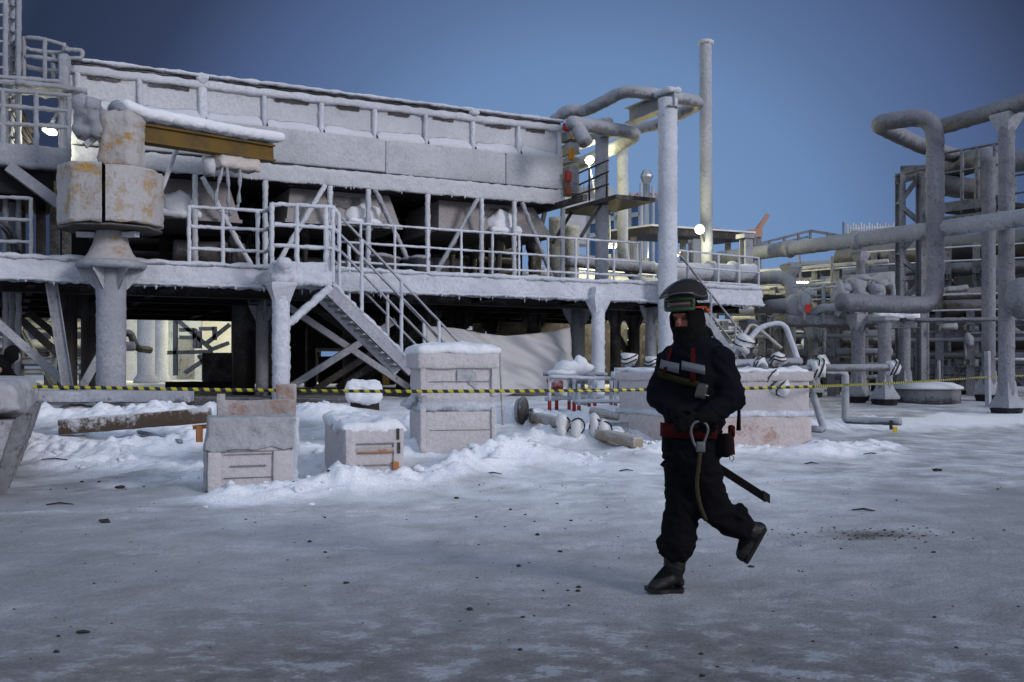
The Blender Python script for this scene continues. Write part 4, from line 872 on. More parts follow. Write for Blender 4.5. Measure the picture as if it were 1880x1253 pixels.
# --- middle crate with sloping snowy top
fl = onz(633, 890, .03); fr2 = onz(741, 886, .03); wx = (fr2-fl); wx.z = 0; w2 = wx.length; a0 = wx.normalized(); a2 = (a0, Z.cross(a0), Z); d2 = 1.6; h2 = .60
t2 = root('low_crate', fl, 'low square-ended crate under lumpy snow, in the middle of the three', 'crate', 'frosted crates')
cc2 = fl+a0*w2/2+a2[1]*d2/2
def slope(w, p): return w
MB().rbox(cc2+Z*(h2/2), (w2, d2, h2), a2, r=.012, seg=.08, jit=.012, freq=8).build('box', crate_m, t2)
def lump(w, p): return w+Z*(.05*nz(w, 4)+.04*nz(w, 9)+.02*(p[1]/d2))
MB().rbox(cc2+Z*(h2+.015), (w2+.06, d2+.06, .1), a2, r=.04, seg=.05, jit=.03, freq=8, fn=lump).build('snow_cap', snow, t2)
f0 = fl-a2[1]*.012
for (x, z0, sx, sz, mt) in ((.06, .30, .11, .58, crate_m), (w2-.06, .30, .11, .58, crate_m), (w2/2, .36, w2-.2, .05, crate_bare), (w2/2, .06, w2-.2, .07, crate_m), (w2/2, .51, w2-.02, .15, crate_m), (w2-.09, .13, .07, .2, wood_orange), (w2/2+.02, .335, w2-.26, .018, wood_orange)):
    MB().rbox(f0+a0*x+Z*z0-a2[1]*(.014 if mt is wood_orange else 0), (sx, .035, sz), a2, r=.008, seg=.07, jit=.008, freq=12).build('batten', mt, t2)
for (x, z0) in ((w2-.07, .53), (w2-.06, .38)): MB().box(f0+a0*x+Z*z0-a2[1]*.02, (.03, .02, .12), a2).build('hinge', steel_dark, t2)
# --- near-left crate half covered by a frozen tarpaulin, boards behind it
fl = onz(384, 903, .02); fr3 = onz(541, 897, .02); wx = fr3-fl; wx.z = 0; w1 = wx.length; a0 = wx.normalized(); a1 = (a0, Z.cross(a0), Z); d1 = .5; h1 = .72
t1 = root('tarped_crate', fl, 'nearest crate with a stiff grey tarpaulin frozen over its upper half', 'crate', 'frosted crates')
cc1 = fl+a0*w1/2+a1[1]*d1/2
MB().rbox(cc1+Z*h1/2, (w1, d1, h1), a1, r=.012, seg=.08, jit=.012, freq=8).build('box', crate_m, t1)
def crumple(w, p):
    f = .022*nz(w, 5)+.014*nz(w, 12)
    low = max(0, -p[2]/.2); return w+(a1[1]*-f*(1 if p[1] < 0 else -1))+Z*(.06*nz(w*1., 6)*low+.008*nz(w, 9))-a1[0]*(low*.05*(1 if p[0] < -w1*.4 else 0))
MB().rbox(cc1+Z*(h1-.14)-a1[1]*.005, (w1+.03, d1+.05, .34), a1, r=.02, seg=.04, jit=.008, freq=9, fn=crumple).build('tarpaulin', tarp_grey, t1)
for (x, sx) in ((.05, .13), (w1-.12, .2)): MB().rbox(fl+a0*x-a1[1]*.012+Z*.2, (sx, .03, .40), a1, r=.008, seg=.07, jit=.008).build('batten', crate_m, t1)
MB().box(fl+a0*(w1*.45)-a1[1]*.012+Z*.25, (w1*.42, .02, .014), a1).build('dark_gap', steel_grey, t1)
mb = MB(); mb.rbox(fl-a0*.02+Z*.22+a1[1]*.26, (.05, .46, .46), a1, r=.02, seg=.05, jit=.015, freq=6); mb.build('torn_flap', tarp_grey, t1)
MB().rbox(fl+a0*(w1+.0)+Z*.36+a1[1]*.02, (.07, .09, .76), a1, r=.02, seg=.06, jit=.04, freq=9).build('corner_post', rime, t1)
bo = onY(460, 790, 11.8); t0 = root('board_box', (bo.x, bo.y, .1), 'box of upright frosted boards standing behind the tarpaulin-covered crate', 'box'); ab_ = XR(6)
p0, p1 = onY(402, 760, 11.8), onY(540, 752, 11.8)
MB().rbox((p0+p1)/2-Z*.12, ((p1-p0).length, .04, .52), ab_, r=.008, seg=.08, jit=.01).build('board', crate_bare, t0)
MB().rbox(onY(406, 765, 12.0), (.10, .05, .55), ab_, r=.01, seg=.08, jit=.01).build('board', crate_bare, t0)
MB().rbox(onY(525, 752, 12.2), (.24, .05, .62), ab_, r=.01, seg=.08, jit=.012).build('board', crate_bare, t0)
MB().rbox(onY(490, 758, 12.6), (.34, .05, .3), ab_, r=.02, seg=.08, jit=.02).build('snowy_board', snow, t0)
mb = MB(); mb.bar(onY(355, 785, 12), onY(380, 783, 12), .06, .05); mb.bar(onY(366, 783, 11.95), onY(366, 812, 11.95), .07, .07); mb.build('timber_stub', wood_orange, t0)
for (fo, fa, dn, ww, hs_, tt) in ((fl, a0, a1[1], w1, (.13, .37, .40), t1), (f0, a2[0], a2[1], w2, (.20, .43), t2)):
    for z_ in hs_: MB().box(fo+fa*(ww*.5)-dn*.006+Z*z_, (ww*.66, .02, .008), (fa, Z.cross(fa), Z)).build('plank_seam', MAT['dull grey steel'], tt)
for z_ in (.30, .95): MB().box(fr+ax[0]*.02-ax[1]*.0+Z*(zb_+z_), (W3*.8, .012, .008), ax).build('plank_seam', MAT['dull grey steel'], t3)
# --- small snow-laden box far back
sp_b = onY(670, 748, 17.6); ts = root('snow_box', (sp_b.x, sp_b.y, sp_b.z), 'small dark box buried under a thick pillow of snow below the platform', 'box')
MB().rbox(sp_b+Z*.16, (.5, .5, .5), XR(8), r=.02, seg=.2).build('box', steel_dark, ts)
def pil(w, p): return w+Z*.05*nz(w, 3)
mb = MB(); mb.rbox(sp_b+Z*.28-Vector((0, .15, 0)), (.60, .6, .40), XR(6), r=.10, seg=.05, jit=.05, freq=6, fn=pil); mb.build('snow_pillow', snow, ts)
# --- long pale container behind the worker
cf = onz(1240, 838, .0); cr = onz(1491, 836, 0); a0 = (cr-cf); a0.z = 0; wc = a0.length; a0.normalize(); ac = (a0, Z.cross(a0), Z); dcn = 1.5
tc_ = root('frosted_container', cf, 'wide pale container with rusty orange lower panels, behind the worker', 'container')
side_dir = (onz(1152, 812, .0)-cf); 
ctr = cf+a0*wc/2+ac[1]*dcn/2
shear = ac[1]*.98-a0*.42; shear.normalize()
axc = (a0, shear, Z); ctr = cf+a0*wc/2+shear*dcn/2
rusty = frosted('frosted rusty panel', (.36, .13, .06), .73, -.1, 1.9, tint=(.66, .64, .66), tint2=(.50, .43, .41), bump=.7, bscale=18, sharp=.15)
MB().rbox(ctr+Z*.28, (wc, dcn, .58), axc, r=.02, seg=.08, jit=.012, freq=8).build('lower_body', rusty, tc_)
MB().rbox(ctr+Z*.86, (wc-.03, dcn-.03, .6), axc, r=.03, seg=.08, jit=.02, freq=6).build('upper_body', crate_m, tc_)
MB().rbox(ctr+Z*.60, (wc+.05, dcn+.05, .1), axc, r=.04, seg=.07, jit=.03, freq=6).build('flange', rime, tc_)
MB().rbox(ctr+Z*1.14, (wc+.05, dcn+.05, .14), axc, r=.03, seg=.07, jit=.02, freq=6).build('lid', crate_m, tc_)
def lump2(w, p): return w+Z*(.04*nz(w, 3)+.03*nz(w, 8))
MB().rbox(ctr+Z*1.22, (wc-.05, dcn-.05, .07), axc, r=.03, seg=.06, jit=.02, freq=6, fn=lump2).build('snow_cap', snow, tc_)
MB().tube([cf+a0*(wc*.44)+Z*.93-ac[1]*.03, cf+a0*(wc*.44)+Z*.72-ac[1]*.03], .012, 6, .003).build('hasp', wood_orange, tc_)
MB().tube([cf+a0*(wc*.46)+Z*.70-ac[1]*.04+a0*.035*math.cos(q)+Z*.035*math.sin(q) for q in np.linspace(0, 6.28, 14)], .008, 6).build('ring', wood_orange, tc_)
# --- pipes lying on the container with plastic-wrapped ends
def wrap(p, d, r, L, parent):
    d = Vector(d).normalized(); mb = MB(); mb.tube([p-d*L/2, p-d*L/4, p, p+d*L*.4, p+d*L/2], [r*.95, r*1.15, r*1.1, r*1.2, r*.7], 12, r*.5, .04, freq=18); w_ = mb.build('plastic_wrap', plastic, parent)
    mb = MB(); 
    for s_ in (-.18, .18):
        x = d.orthogonal().normalized(); y = d.cross(x); mb.tube([p+d*L*s_+(x*math.cos(q)+y*math.sin(q))*r*1.22+d*.05*math.sin(q*1.5) for q in np.linspace(0, 6.3, 14)], .012, 5)
    mb.build('tape_band', black_tape, w_)
def spool(px, r, lab, wraps=(), mat=None, Y=15., rad=.15, name='wrapped_pipe'):
    pts = [onY(x, y, yy if (yy := (q[2] if len(q) > 2 else Y)) else Y) for q in px for (x, y) in [q[:2]]]
    t = root(name, pts[0], lab, 'pipe', 'pipes lying on and around the container')
    MB().tube(bez(pts, rad), r, 10, .008, .08).build('pipe', mat or pipe_thin, t)
    for (i, L, rr) in wraps:
        d = pts[min(i+1, len(pts)-1)]-pts[max(i-1, 0)]; wrap(pts[i], d, rr, L, t)
    return t
spool([(1345, 690, 15.1), (1500, 676, 15.4), (1640, 675, 15.6)], .06, 'long pipe lying across the container and jutting far out to the right, wrapped tip', [(2, .16, .1), (1, .22, .12)])
spool([(1335, 668, 15.3), (1470, 664, 15.8)], .065, 'dark pipe lying along the back edge of the container top', [(0, .2, .12)], steel_frost)
spool([(1395, 668, 14.9), (1420, 695, 14.55)], .055, 'short pipe stub tilted over the front of the container lid', [(0, .14, .09), (1, .18, .12)])
spool([(1345, 697, 14.9), (1430, 712, 14.5)], .05, 'short pipe hanging over the container front with a strapped end', [(1, .3, .10)])
spool([(1428, 660, 15.5), (1432, 690, 15.4)], .05, 'short upright pipe stub with a wrapped ball end on the container', [(0, .16, .1)])
spool([(1340, 668, 15.6), (1366, 632, 15.6)], .05, 'tilted pipe with a wrapped flange just right of the worker', [(1, .26, .13)])
spool([(1507, 668, 15.8), (1490, 675, 15.9)], .07, 'stub with green and white wrapped flange at the container corner', [(0, .2, .12)])
spool([(1350, 655, 16.5), (1395, 600, 16.5), (1440, 592, 16.5), (1468, 668, 16.5)], .045, 'bent frosted pipe arch behind the container', [], rime)
spool([(1340, 660, 16.8), (1380, 592, 17.2), (1435, 640, 17)], .03, 'thin bent wooden lath crossing behind the container', [], timber_pale)
spool([(1500, 682, 17.5), (1552, 684, 17.5), (1552, 772, 17.5), (1655, 775, 17.0)], .065, 'angled pipe frame standing in the snow right of the container', [], steel_frost, rad=.08)
spool([(1493, 724, 15.6), (1513, 790, 15.2), (1488, 787, 15.3)], .055, 'bent pipe leaning on the right side of the container', [], steel_frost, rad=.08)
sh = onY(1638, 785, 17.0); t = root('strap', sh, 'short yellow and black strap hanging from the pipe frame end', 'strap')
MB().box(sh+Vector((-.02, 0, .04)), (.05, .02, .16)).build('black_half', black_tape, t); MB().box(sh+Vector((.05, 0, -.04)), (.07, .025, .1)).build('yellow_half', plain('yellow strap', (.55, .36, .02), .6), t)
spool([(1128, 682, 16.6), (1240, 680, 16.6)], .06, 'upper snowy pipe jutting out to the left of the worker', [], rime)
spool([(1122, 690, 16.1), (1240, 688, 16.1)], .07, 'lower snowy pipe jutting out to the left of the worker', [], rime)
spool([(1152, 700, 16.3), (1155, 660, 16.3)], .06, 'short upright pipe with a wrapped top left of the worker', [(1, .2, .11)], rime)
spool([(1196, 690, 16.0), (1197, 664, 16.0)], .05, 'short pipe with a wrapped top touching the worker outline', [(1, .16, .1)], rime)
# --- red and white stand with snow on top
rs = onY(1075, 750, 16.8); rk = root('red_stand', rs, 'low stand with red-footed posts and a snow heap on its top', 'stand')
for (x, y0, y1, Y, red) in ((1009, 690, 755, 16.6, 1), (1022, 690, 745, 17.3, 0), (1045, 697, 752, 17.3, 1), (1054, 690, 758, 16.7, 1), (1063, 705, 760, 16.5, 1), (1082, 694, 757, 16.7, 1), (1092, 690, 760, 16.5, 1), (1122, 695, 758, 16.7, 1), (1130, 692, 762, 16.5, 1)):
    p0, p1 = onY(x, y1+8, Y), onY(x, y0, Y); pm = p0.lerp(p1, .36); mb = MB(); mb.tube([pm, p1], .03, 7, .008, .06); lg = mb.build('leg', rime, rk); MB().tube([p0, pm], .032, 7).build('red_foot', red_bare, lg)
for (x0, y0, x1, y1, Y, mt) in ((997, 687, 1090, 690, 16.9, steel_frost), (1008, 692, 1135, 696, 16.5, rime), (1012, 685, 1115, 688, 17.2, steel_frost), (1000, 733, 1110, 728, 17.2, rime), (1055, 737, 1140, 737, 16.5, rime)):
    MB().tube([onY(x0, y0, Y), onY(x1, y1, Y)], .035, 7, .012, .07).build('cross_bar', mt, rk)
mb = MB(); mb.blob(onY(1050, 678, 17), (.32, .25, .15), 18, .4, 4); mb.blob(onY(1066, 670, 16.9), (.11, .11, .15), 14, .25, 5); mb.blob(onY(1032, 685, 16.9), (.26, .2, .07), 14, .3, 5); mb.build('snow_heap', snow, rk)
for (x, y, c_) in ((1018, 705, red_paint), (1060, 703, steel_frost), (1068, 735, rime)): MB().rbox(onY(x, y, 16.9), (.24, .2, .16), XR(10), r=.03, seg=.06, jit=.04).build('fitting', c_, rk)
# --- timbers, bundled flanges, steel tubes and a wheel lying in the snow
def beam(px0, px1, w_, h_, mat, lab, name='timber_beam', zz=None, group='timbers lying in the snow', jit=.01):
    p, q = Vector(px0), Vector(px1); d = (q-p); L = d.length; d.normalize(); s_ = Z.cross(d).normalized(); u_ = d.cross(s_)
    return MB().rbox((p+q)/2, (L, w_, h_), (d, s_, u_), r=.01, seg=.1, jit=jit, freq=8).build(name, mat, label=lab, cat='timber', group=group)
def G(x, y, dz=0):
    d = ray(x, y); t = 3.
    while t < 45 and H+d.z*t > gz(d.x*t, t): t += .03
    return Vector((d.x*t, t, gz(d.x*t, t)+dz))
beam(G(978, 775, .08), G(1040, 792, .08), .14, .14, timber_pale, 'pale timber beam end sticking out left of the wrapped flanges')
beam(G(1100, 804, .06), G(1172, 822, .06), .17, .14, timber_pale, 'pale timber beam lying nearest, right of the wrapped flanges')
beam(G(1085, 766, .1), G(1150, 780, .1), .12, .1, timber_pale, 'pale plank behind the steel tubes')
bp2 = G(1125, 790, .1); tb = root('tube_bundle', bp2, 'stack of grey square steel tubes lying left of the container', 'steel tubes')
for i, (y, o2) in enumerate(((779, 0), (784, .0), (790, .0), (797, .03))): MB().bar(onY(1098, y+1, 15.2-i*.1), onY(1152, y-1, 15.0-i*.1), .1, .045).build('tube', steel_frost, tb)
for i, (x, y, lab) in enumerate(((1032, 790, 'leftmost of four plastic-wrapped flanges lying in the snow'), (1058, 795, 'second of four plastic-wrapped flanges, taller and pointed'), (1092, 795, 'third of four plastic-wrapped flanges, beside the steel tubes'), (1108, 800, 'rightmost plastic-wrapped flange, folded like a fan'))):
    p = G(x, y+8, .14); t = root('wrapped_flange', p, lab, 'flange', 'plastic-wrapped flanges in the snow'); mb = MB(); mb.blob(p, (.09, .1, .17), 14, .35, 8); mb.rbox(p-Z*.06, (.07, .12, .3), XR(20*i), r=.03, seg=.05, jit=.04); mb.build('wrap', plastic, t)
    MB().tube([p+Vector((.1*math.cos(q)+.02, -.02-.1*math.sin(q)*.4, .12*math.sin(q))) for q in np.linspace(0, 6.3, 14)], .012, 5).build('tape_band', black_tape, t)
wp = G(956, 775, .16); wt = root('steel_disc', wp, 'round steel disc standing half sunk in the snow beside the tall crate', 'disc'); axw = (Z, Vector((.35, .94, 0)).normalized(), Vector((.94, -.35, 0)).normalized())
MB().lathe(wp, [(.02, -.05), (.19, -.045), (.2, -.03), (.2, .03)], 24, (axw[0], axw[1], axw[2])).build('disc_face', pipe_thin, wt); MB().lathe(wp+axw[2]*.03, [(.215, -.01), (.225, .0), (.225, .03), (.2, .04)], 24, (axw[0], axw[1], axw[2])).build('rim', steel_dark, wt)
MB().tube([G(975, 765, .1), G(980, 780, .1)], .035, 8).build('bracket', steel_dark, label='small dark bracket in the snow right of the steel disc', cat='bracket')
for i, (x, y0, y1, Y, lean, lab) in enumerate(((893, 640, 760, 15.4, -.02, 'white stake behind the tall crate, the middle of three'), (917, 637, 745, 15.6, .07, 'tallest white stake leaning right of the tall crate'), (867, 640, 760, 16, 0, 'white stake hidden mostly by the tall crate'))):
    p = onY(x, y0, Y); MB().bar(Vector((p.x+lean, p.y, .0)), p, .045, .02).build('stake', timber_pale, label=lab, cat='stake', group='white stakes by the tall crate')
# --- left container, cut by the frame
lc = Vector((-7.25, 14.8, .0)); av = (lc-Vector((-5.0, 9.75, 0))).normalized(); au = Vector((av.y, -av.x, 0)); Llc = 5.6
tl = root('sheeted_skip', lc, 'tall sheeted container with plank sides cut off by the left edge', 'container')
bot_c = lc-av*Llc/2-au*.9
def taper(w, p): return w+au*(.0+.16*(p[2]/.55))
MB().rbox(bot_c+Z*.38, (Llc, 1.8, .78), (av, au, Z), r=.02, seg=.12, jit=.008, freq=5, fn=taper).build('plank_side', frosted('grey frosted planks', (.10, .09, .09), .62, .2, 3.4, tint=(.42, .42, .45), tint2=(.28, .28, .3), bump=.6, grain=8), tl)
def drape(w, p): return w+Z*(.05*nz(w, 2))+au*(.16+.06*nz(w, 3)+.03*nz(w, 8))-Z*(.12*max(0, -p[2]/.2)*nz(w, 1.3))
MB().rbox(bot_c+Z*.93, (Llc+.1, 1.8, .42), (av, au, Z), r=.1, seg=.09, jit=.02, freq=5, fn=drape).build('sheet', tarp_grey, tl)
for k in range(9): p = lc-av*(.3+.62*k)+au*.06; MB().bar(Vector((p.x, p.y, 0))-au*.10, Vector((p.x, p.y, .80))+au*.13, .06, .13, up=au).build('batten', steel_grey, tl)
MB().tube(bez([onY(66, 705, 14.6), onY(60, 735, 14.5), onY(55, 752, 14.5)], .1), .06, 8, .02, .05).build('strap_end', plain('ochre strap', (.22, .17, .06), .8, bump=.4), tl)
# --- planks and slabs at the back left
beam(G(112, 800, .12), G(385, 783, .16), .2, .22, timber, 'dark snow-topped timber lying at the back left of the crates')
beam(G(255, 800, .05), G(332, 818, .04), .07, .05, steel_frost, 'thin steel bar half sunk in the snow left of the tarpaulin-covered crate', 'steel_bar', group=None)
p0, p1 = onY(66, 728, 16.8), onY(352, 728, 17.2)
MB().rbox((p0+p1)/2, ((p1-p0).length, .5, .20), ((p1-p0).normalized(), Z.cross((p1-p0).normalized()), Z), r=.02, seg=.1, jit=.02).build('slab', steel_frost, label='long grey slab lying in front of the crane column', cat='slab')
p0, p1 = onY(335, 745, 18.4), onY(650, 748, 19.4)
MB().rbox((p0+p1)/2, ((p1-p0).length, .5, .34), ((p1-p0).normalized(), Z.cross((p1-p0).normalized()), Z), r=.02, seg=.2, jit=.01).build('sill_beam', steel_dark, label='long dark sill beam under the platform behind the crates', cat='beam')
# --- hanging white tarpaulin under the platform
mb = MB(); nx_, nz_ = 60, 26; vs, fs = [], []
topc = [(780, 598), (830, 603), (880, 612), (930, 617), (980, 613), (1010, 608), (1046, 602)]
for i in range(nx_+1):
    x = 780+266*i/nx_
    for k in range(len(topc)-1):
        if topc[k][0] <= x <= topc[k+1][0]: f = (x-topc[k][0])/(topc[k+1][0]-topc[k][0]); yt_ = topc[k][1]*(1-f)+topc[k+1][1]*f
    yb_ = 722+6*math.sin(x*.05)
    for j in range(nz_+1):
        f = j/nz_; y = yt_+(yb_-yt_)*f; p = onb(x, y, 1.0)
        g_ = (1046-x)/266; dr = .16*math.sin(f*2.8)*(1-.4*g_)+.30*nz((g_*3.2+f*1.6, f*1.2-g_*2, 1.3))+.13*nz((g_*7+f*4, f*2.2-g_*3, 5.1))*(.3+f)+.08*nz((g_*15+f*9, f*3, 2.2))
        vs.append(p-V*dr)
for i in range(nx_):
    for j in range(nz_): fs.append((i*(nz_+1)+j, (i+1)*(nz_+1)+j, (i+1)*(nz_+1)+j+1, i*(nz_+1)+j+1))
tw_ = mb.add(vs, fs, True).build('hanging_tarpaulin', plain('dirty white tarpaulin', (.50, .505, .52), .6, bump=.5, bscale=5, var=.25), label='dirty white tarpaulin hung between the legs under the platform', cat='tarpaulin')
sol = tw_.modifiers.new('thickness', 'SOLIDIFY'); sol.thickness = .01
# --- barrier tape with its post
tapem, nt, bs, nd, lk = newmat('barrier tape'); uv = N(nt, 'ShaderNodeAttribute'); uv.attribute_name = 'along'
sx = math_(nt, 'FRACT', uv.outputs['Fac']); st_ = math_(nt, 'GREATER_THAN', sx, .5); lk.new(mix(nt, st_, (.015, .015, .016), (.44, .40, .03)), bs.inputs['Base Color']); bs.inputs['Roughness'].default_value = .4
tpx = [(-30, 709, 12.6), (100, 711, 12.6), (250, 713.5, 12.6), (400, 716, 12.7), (560, 718, 12.8), (750, 719, 12.9), (900, 718.5, 13.0), (1060, 717.5, 13.3), (1180, 716, 13.7), (1270, 715.5, 13.75), (1370, 713.5, 13.8), (1495, 710, 14.0), (1540, 708, 15.5), (1620, 705, 19), (1720, 699, 21.6), (1816, 692.5, 24.2), (1900, 689, 27), (2000, 686, 30)]
pts = []
tpv = [onY(*q) for q in tpx]
for i in range(len(tpv)-1):
    n_ = max(2, int((tpv[i+1]-tpv[i]).length/.03))
    for k in range(n_): pts.append(tpv[i].lerp(tpv[i+1], k/n_))
vs, fs, al = [], [], []; s_ = 0
for i, p in enumerate(pts):
    if i: s_ += (p-pts[i-1]).length
    d = (pts[min(i+1, len(pts)-1)]-pts[max(0, i-1)]).normalized(); n2 = Z.cross(d).normalized(); tw2 = .30*math.sin(s_*1.1)+.2*math.sin(s_*2.7); upv = (Z*math.cos(tw2)+n2*math.sin(tw2))
    for e in (-1, 1): vs.append(p+upv*(.022*e)); al.append((s_+.012*e)/.135)
fs = [(2*i, 2*i+2, 2*i+3, 2*i+1) for i in range(len(pts)-1)]
mb = MB(); mb.add(vs, fs, True); tape = mb.build('barrier_tape', tapem, label='black and yellow barrier tape stretched across the whole yard', cat='tape')
a = tape.data.attributes.new('along', 'FLOAT', 'POINT'); a.data.foreach_set('value', al)
sol = tape.modifiers.new('thickness', 'SOLIDIFY'); sol.thickness = .0015
pp = onY(1815, 700, 24.2); pt = onY(1813, 645, 24.2); MB().bar(Vector((pp.x, pp.y, gz(pp.x, pp.y)-.2)), pt, .11, .09).build('tape_post', steel_frost, label='lone grey post near the right edge that the barrier tape is tied to', cat='post')
# ================================================================== plant behind: racks, sheds, far towers
def rack(lab, x0, x1, Y0, Y1, levels, npost, pipes, mat_post, zt=None, pm=None, braces=(), cat='pipe rack', gfun=None):
    """levels: beam heights; pipes: (z, r, offset, material)"""
    A, B = onY(x0, 600, Y0), onY(x1, 600, Y1); A.z = B.z = 0; d = (B-A).normalized(); s_ = Z.cross(d)
    t = root('pipe_rack', (A+B)/2, lab, cat); zt = zt or max(levels)+.3
    for i in range(npost):
        p = A.lerp(B, i/(npost-1)); g_ = gz(p.x, p.y)-.1
        for o_ in (0, 1.6): MB().ibeam(p+s_*o_+Z*g_, p+s_*o_+Z*zt, .22, .22, up=s_).build('post', mat_post, t)
        for z in levels: MB().ibeam(p+Z*z-s_*.3, p+s_*1.9+Z*z, .16, .2).build('cross_beam', mat_post, t)
    for z in levels[:2]:
        MB().ibeam(A+Z*(z-.22), B+Z*(z-.22), .14, .22).build('long_beam', mat_post, t)
    for (z, r, o_, m_) in pipes: MB().tube([A-d*1.+s_*o_+Z*(z+r), B+d*1.+s_*o_+Z*(z+r)], r, 12, .012, .5, freq=4).build('pipe', m_, t)
    rnd = random.Random(int(x0)+77); Lr = (B-A).length
    for k in range(int(Lr*1.6)):
        p = A+d*rnd.uniform(0, Lr)-s_*rnd.uniform(.1, .5); z0 = rnd.choice(levels)-rnd.uniform(.3, 1.2); z1 = z0+rnd.uniform(.6, 1.8); q = Vector((p.x, p.y, 0)); r_ = rnd.choice((.03, .045, .06))
        if k % 3 == 0: MB().tube(bez([q+Z*max(.3, z0), q+Z*z1, q+Z*z1+d*rnd.uniform(.5, 1.6)], .15, 3), r_, 7, .008, .2).build('small_pipe', rnd.choice((pm or PF, PT, rime)), t)
        elif k % 3 == 1: MB().tube([q+Z*max(.2, z0), q+Z*z1], r_, 7, .008, .2).build('riser', rnd.choice((PF, PT, SF)), t)
        else: MB().blob(q+Z*z1, (.14, .13, .2), 9, .5, 5).build('valve_body', rnd.choice((rime, PF, PT)), t)
    for z in (levels[-1]+.5, levels[-1]+.95): MB().tube([A-s_*.35+Z*z, B-s_*.35+Z*z], .03, 6, .01, .4).build('guard_rail', rime, t)
    for (i, z0, z1) in braces:
        p, q = A.lerp(B, i/(npost-1)), A.lerp(B, (i+1)/(npost-1)); MB().ibeam(p+Z*z0, q+Z*z1, .12, .12).build('brace', mat_post, t)
    return t
cream = frosted('pale cladding', (.42, .42, .40), .5, .3, 2, tint=(.6, .62, .64), tint2=(.4, .42, .45), bump=.1)
blue_clad = plain('blue cladding', (.05, .12, .26), .6, var=.3, bscale=8)
PT = pipe_thin; PF = pipe_frost; SD = steel_dark; SF = steel_grey
# seen between the railing and the sky, right of the cooler
rack('lamp-lit pipe rack behind the platform between the cooler and the vent stack', 1040, 1420, 37, 45, [2.6, 4.4], 7, [(2.7, .22, .2, PF), (2.7, .18, .8, PT), (4.5, .2, .2, PF), (4.5, .16, .8, PT), (4.5, .2, 1.3, PF), (3.5, .14, .5, PT), (5.2, .1, .3, PF), (3.1, .1, -.2, PF), (4.0, .1, -.2, PF)], SF, zt=5.6)
cn = root('canopy', onY(1240, 432, 42), 'long flat canopy roof edge behind the tallest post', 'roof')
p0, p1 = onY(1152, 428, 42), onY(1345, 440, 47); mb = MB(); mb.bar(p0, p1, 2.4, .3); mb.build('roof_slab', SD, cn); MB().bar(p0+Z*.2, p1+Z*.2, 2.6, .08).build('snow_edge', rime, cn)
for f in (.05, .5, .95): p = p0.lerp(p1, f); MB().bar(Vector((p.x, p.y, .4)), p, .2, .2).build('post', SF, cn)
rack('frosted pipe rack receding behind the ball-shaped fitting', 1385, 1580, 36, 33, [1.9, 3.6], 6, [(2.0, .25, .3, PT), (2.0, .2, 1., PF), (3.7, .34, .3, PT), (3.7, .2, 1.2, PF), (2.9, .22, .3, PF), (1.1, .16, .2, PT), (4.6, .08, -.1, PF)], SF, zt=4.6, braces=[(0, .5, 1.9), (2, 1.9, .5), (4, .5, 1.9)])
rack('dim pipe rack in the gloom behind the pedestals at the right', 1590, 1960, 34, 31, [1.7, 2.9, 4.2], 8, [(4.3, .2, .2, PT), (4.3, .16, .8, PF), (3.6, .12, -.1, rime_dim), (1.8, .3, .2, SD), (1.8, .22, .9, PT), (3.0, .32, .3, SD), (3.0, .25, 1.1, PT), (.9, .18, .2, SD)], SF, zt=5.3, braces=[(1, .4, 1.7), (3, 1.7, .4), (5, .4, 1.7)])
rack('lowest frosted pipe rack behind the container, near the second stair', 1290, 1480, 33, 34, [1.5], 6, [(1.6, .2, .2, PT), (1.6, .15, .8, PF), (2.4, .1, .3, PF), (.8, .14, .2, PT)], SF, zt=2.8, braces=[(0, .4, 1.5), (2, 1.5, .4)])
rack('dim pipe rack under the platform behind the hanging tarpaulin', 560, 1240, 41, 39, [1.8], 8, [(1.9, .22, .2, SD), (1.9, .2, .9, PT), (1.0, .16, .2, SD)], SD, zt=3.4, braces=[(1, .4, 1.8), (2, 1.8, .4), (4, .4, 1.8), (5, 1.8, .4)])
rack('frosted pipe rack seen under the platform at the far left', -160, 170, 34, 33, [1.7, 2.9], 6, [(1.8, .2, .2, PT), (1.8, .16, .8, PF), (3.0, .18, .3, PF), (1.0, .1, .2, PF), (2.4, .08, .2, PF)], SF, zt=4.8, braces=[(0, .5, 2.7), (1, 2.7, .5), (2, .5, 2.7), (3, 2.7, .5)])
rack('nearer rack of thin frosted pipes right of the worker, behind the bent pipe arch', 1400, 1570, 29.5, 28.5, [1.5, 2.7], 5, [(1.6, .1, .2, PF), (1.6, .08, .6, rime_dim), (2.8, .1, .2, rime_dim), (2.1, .06, -.1, rime_dim), (.9, .07, .1, PT)], SF, zt=3.1, pm=rime_dim, braces=[(0, .5, 1.5), (3, 1.5, .5)])
rack('nearer rack of thin dim pipes behind the round tank with the snow lid', 1670, 1900, 29.5, 28, [1.4, 2.4], 5, [(1.5, .09, .2, PT), (2.5, .1, .2, rime_dim), (2.0, .06, -.1, rime_dim), (.9, .07, .1, PT)], SF, zt=2.9, pm=SF, braces=[(1, .5, 1.4), (3, 1.4, .5)])
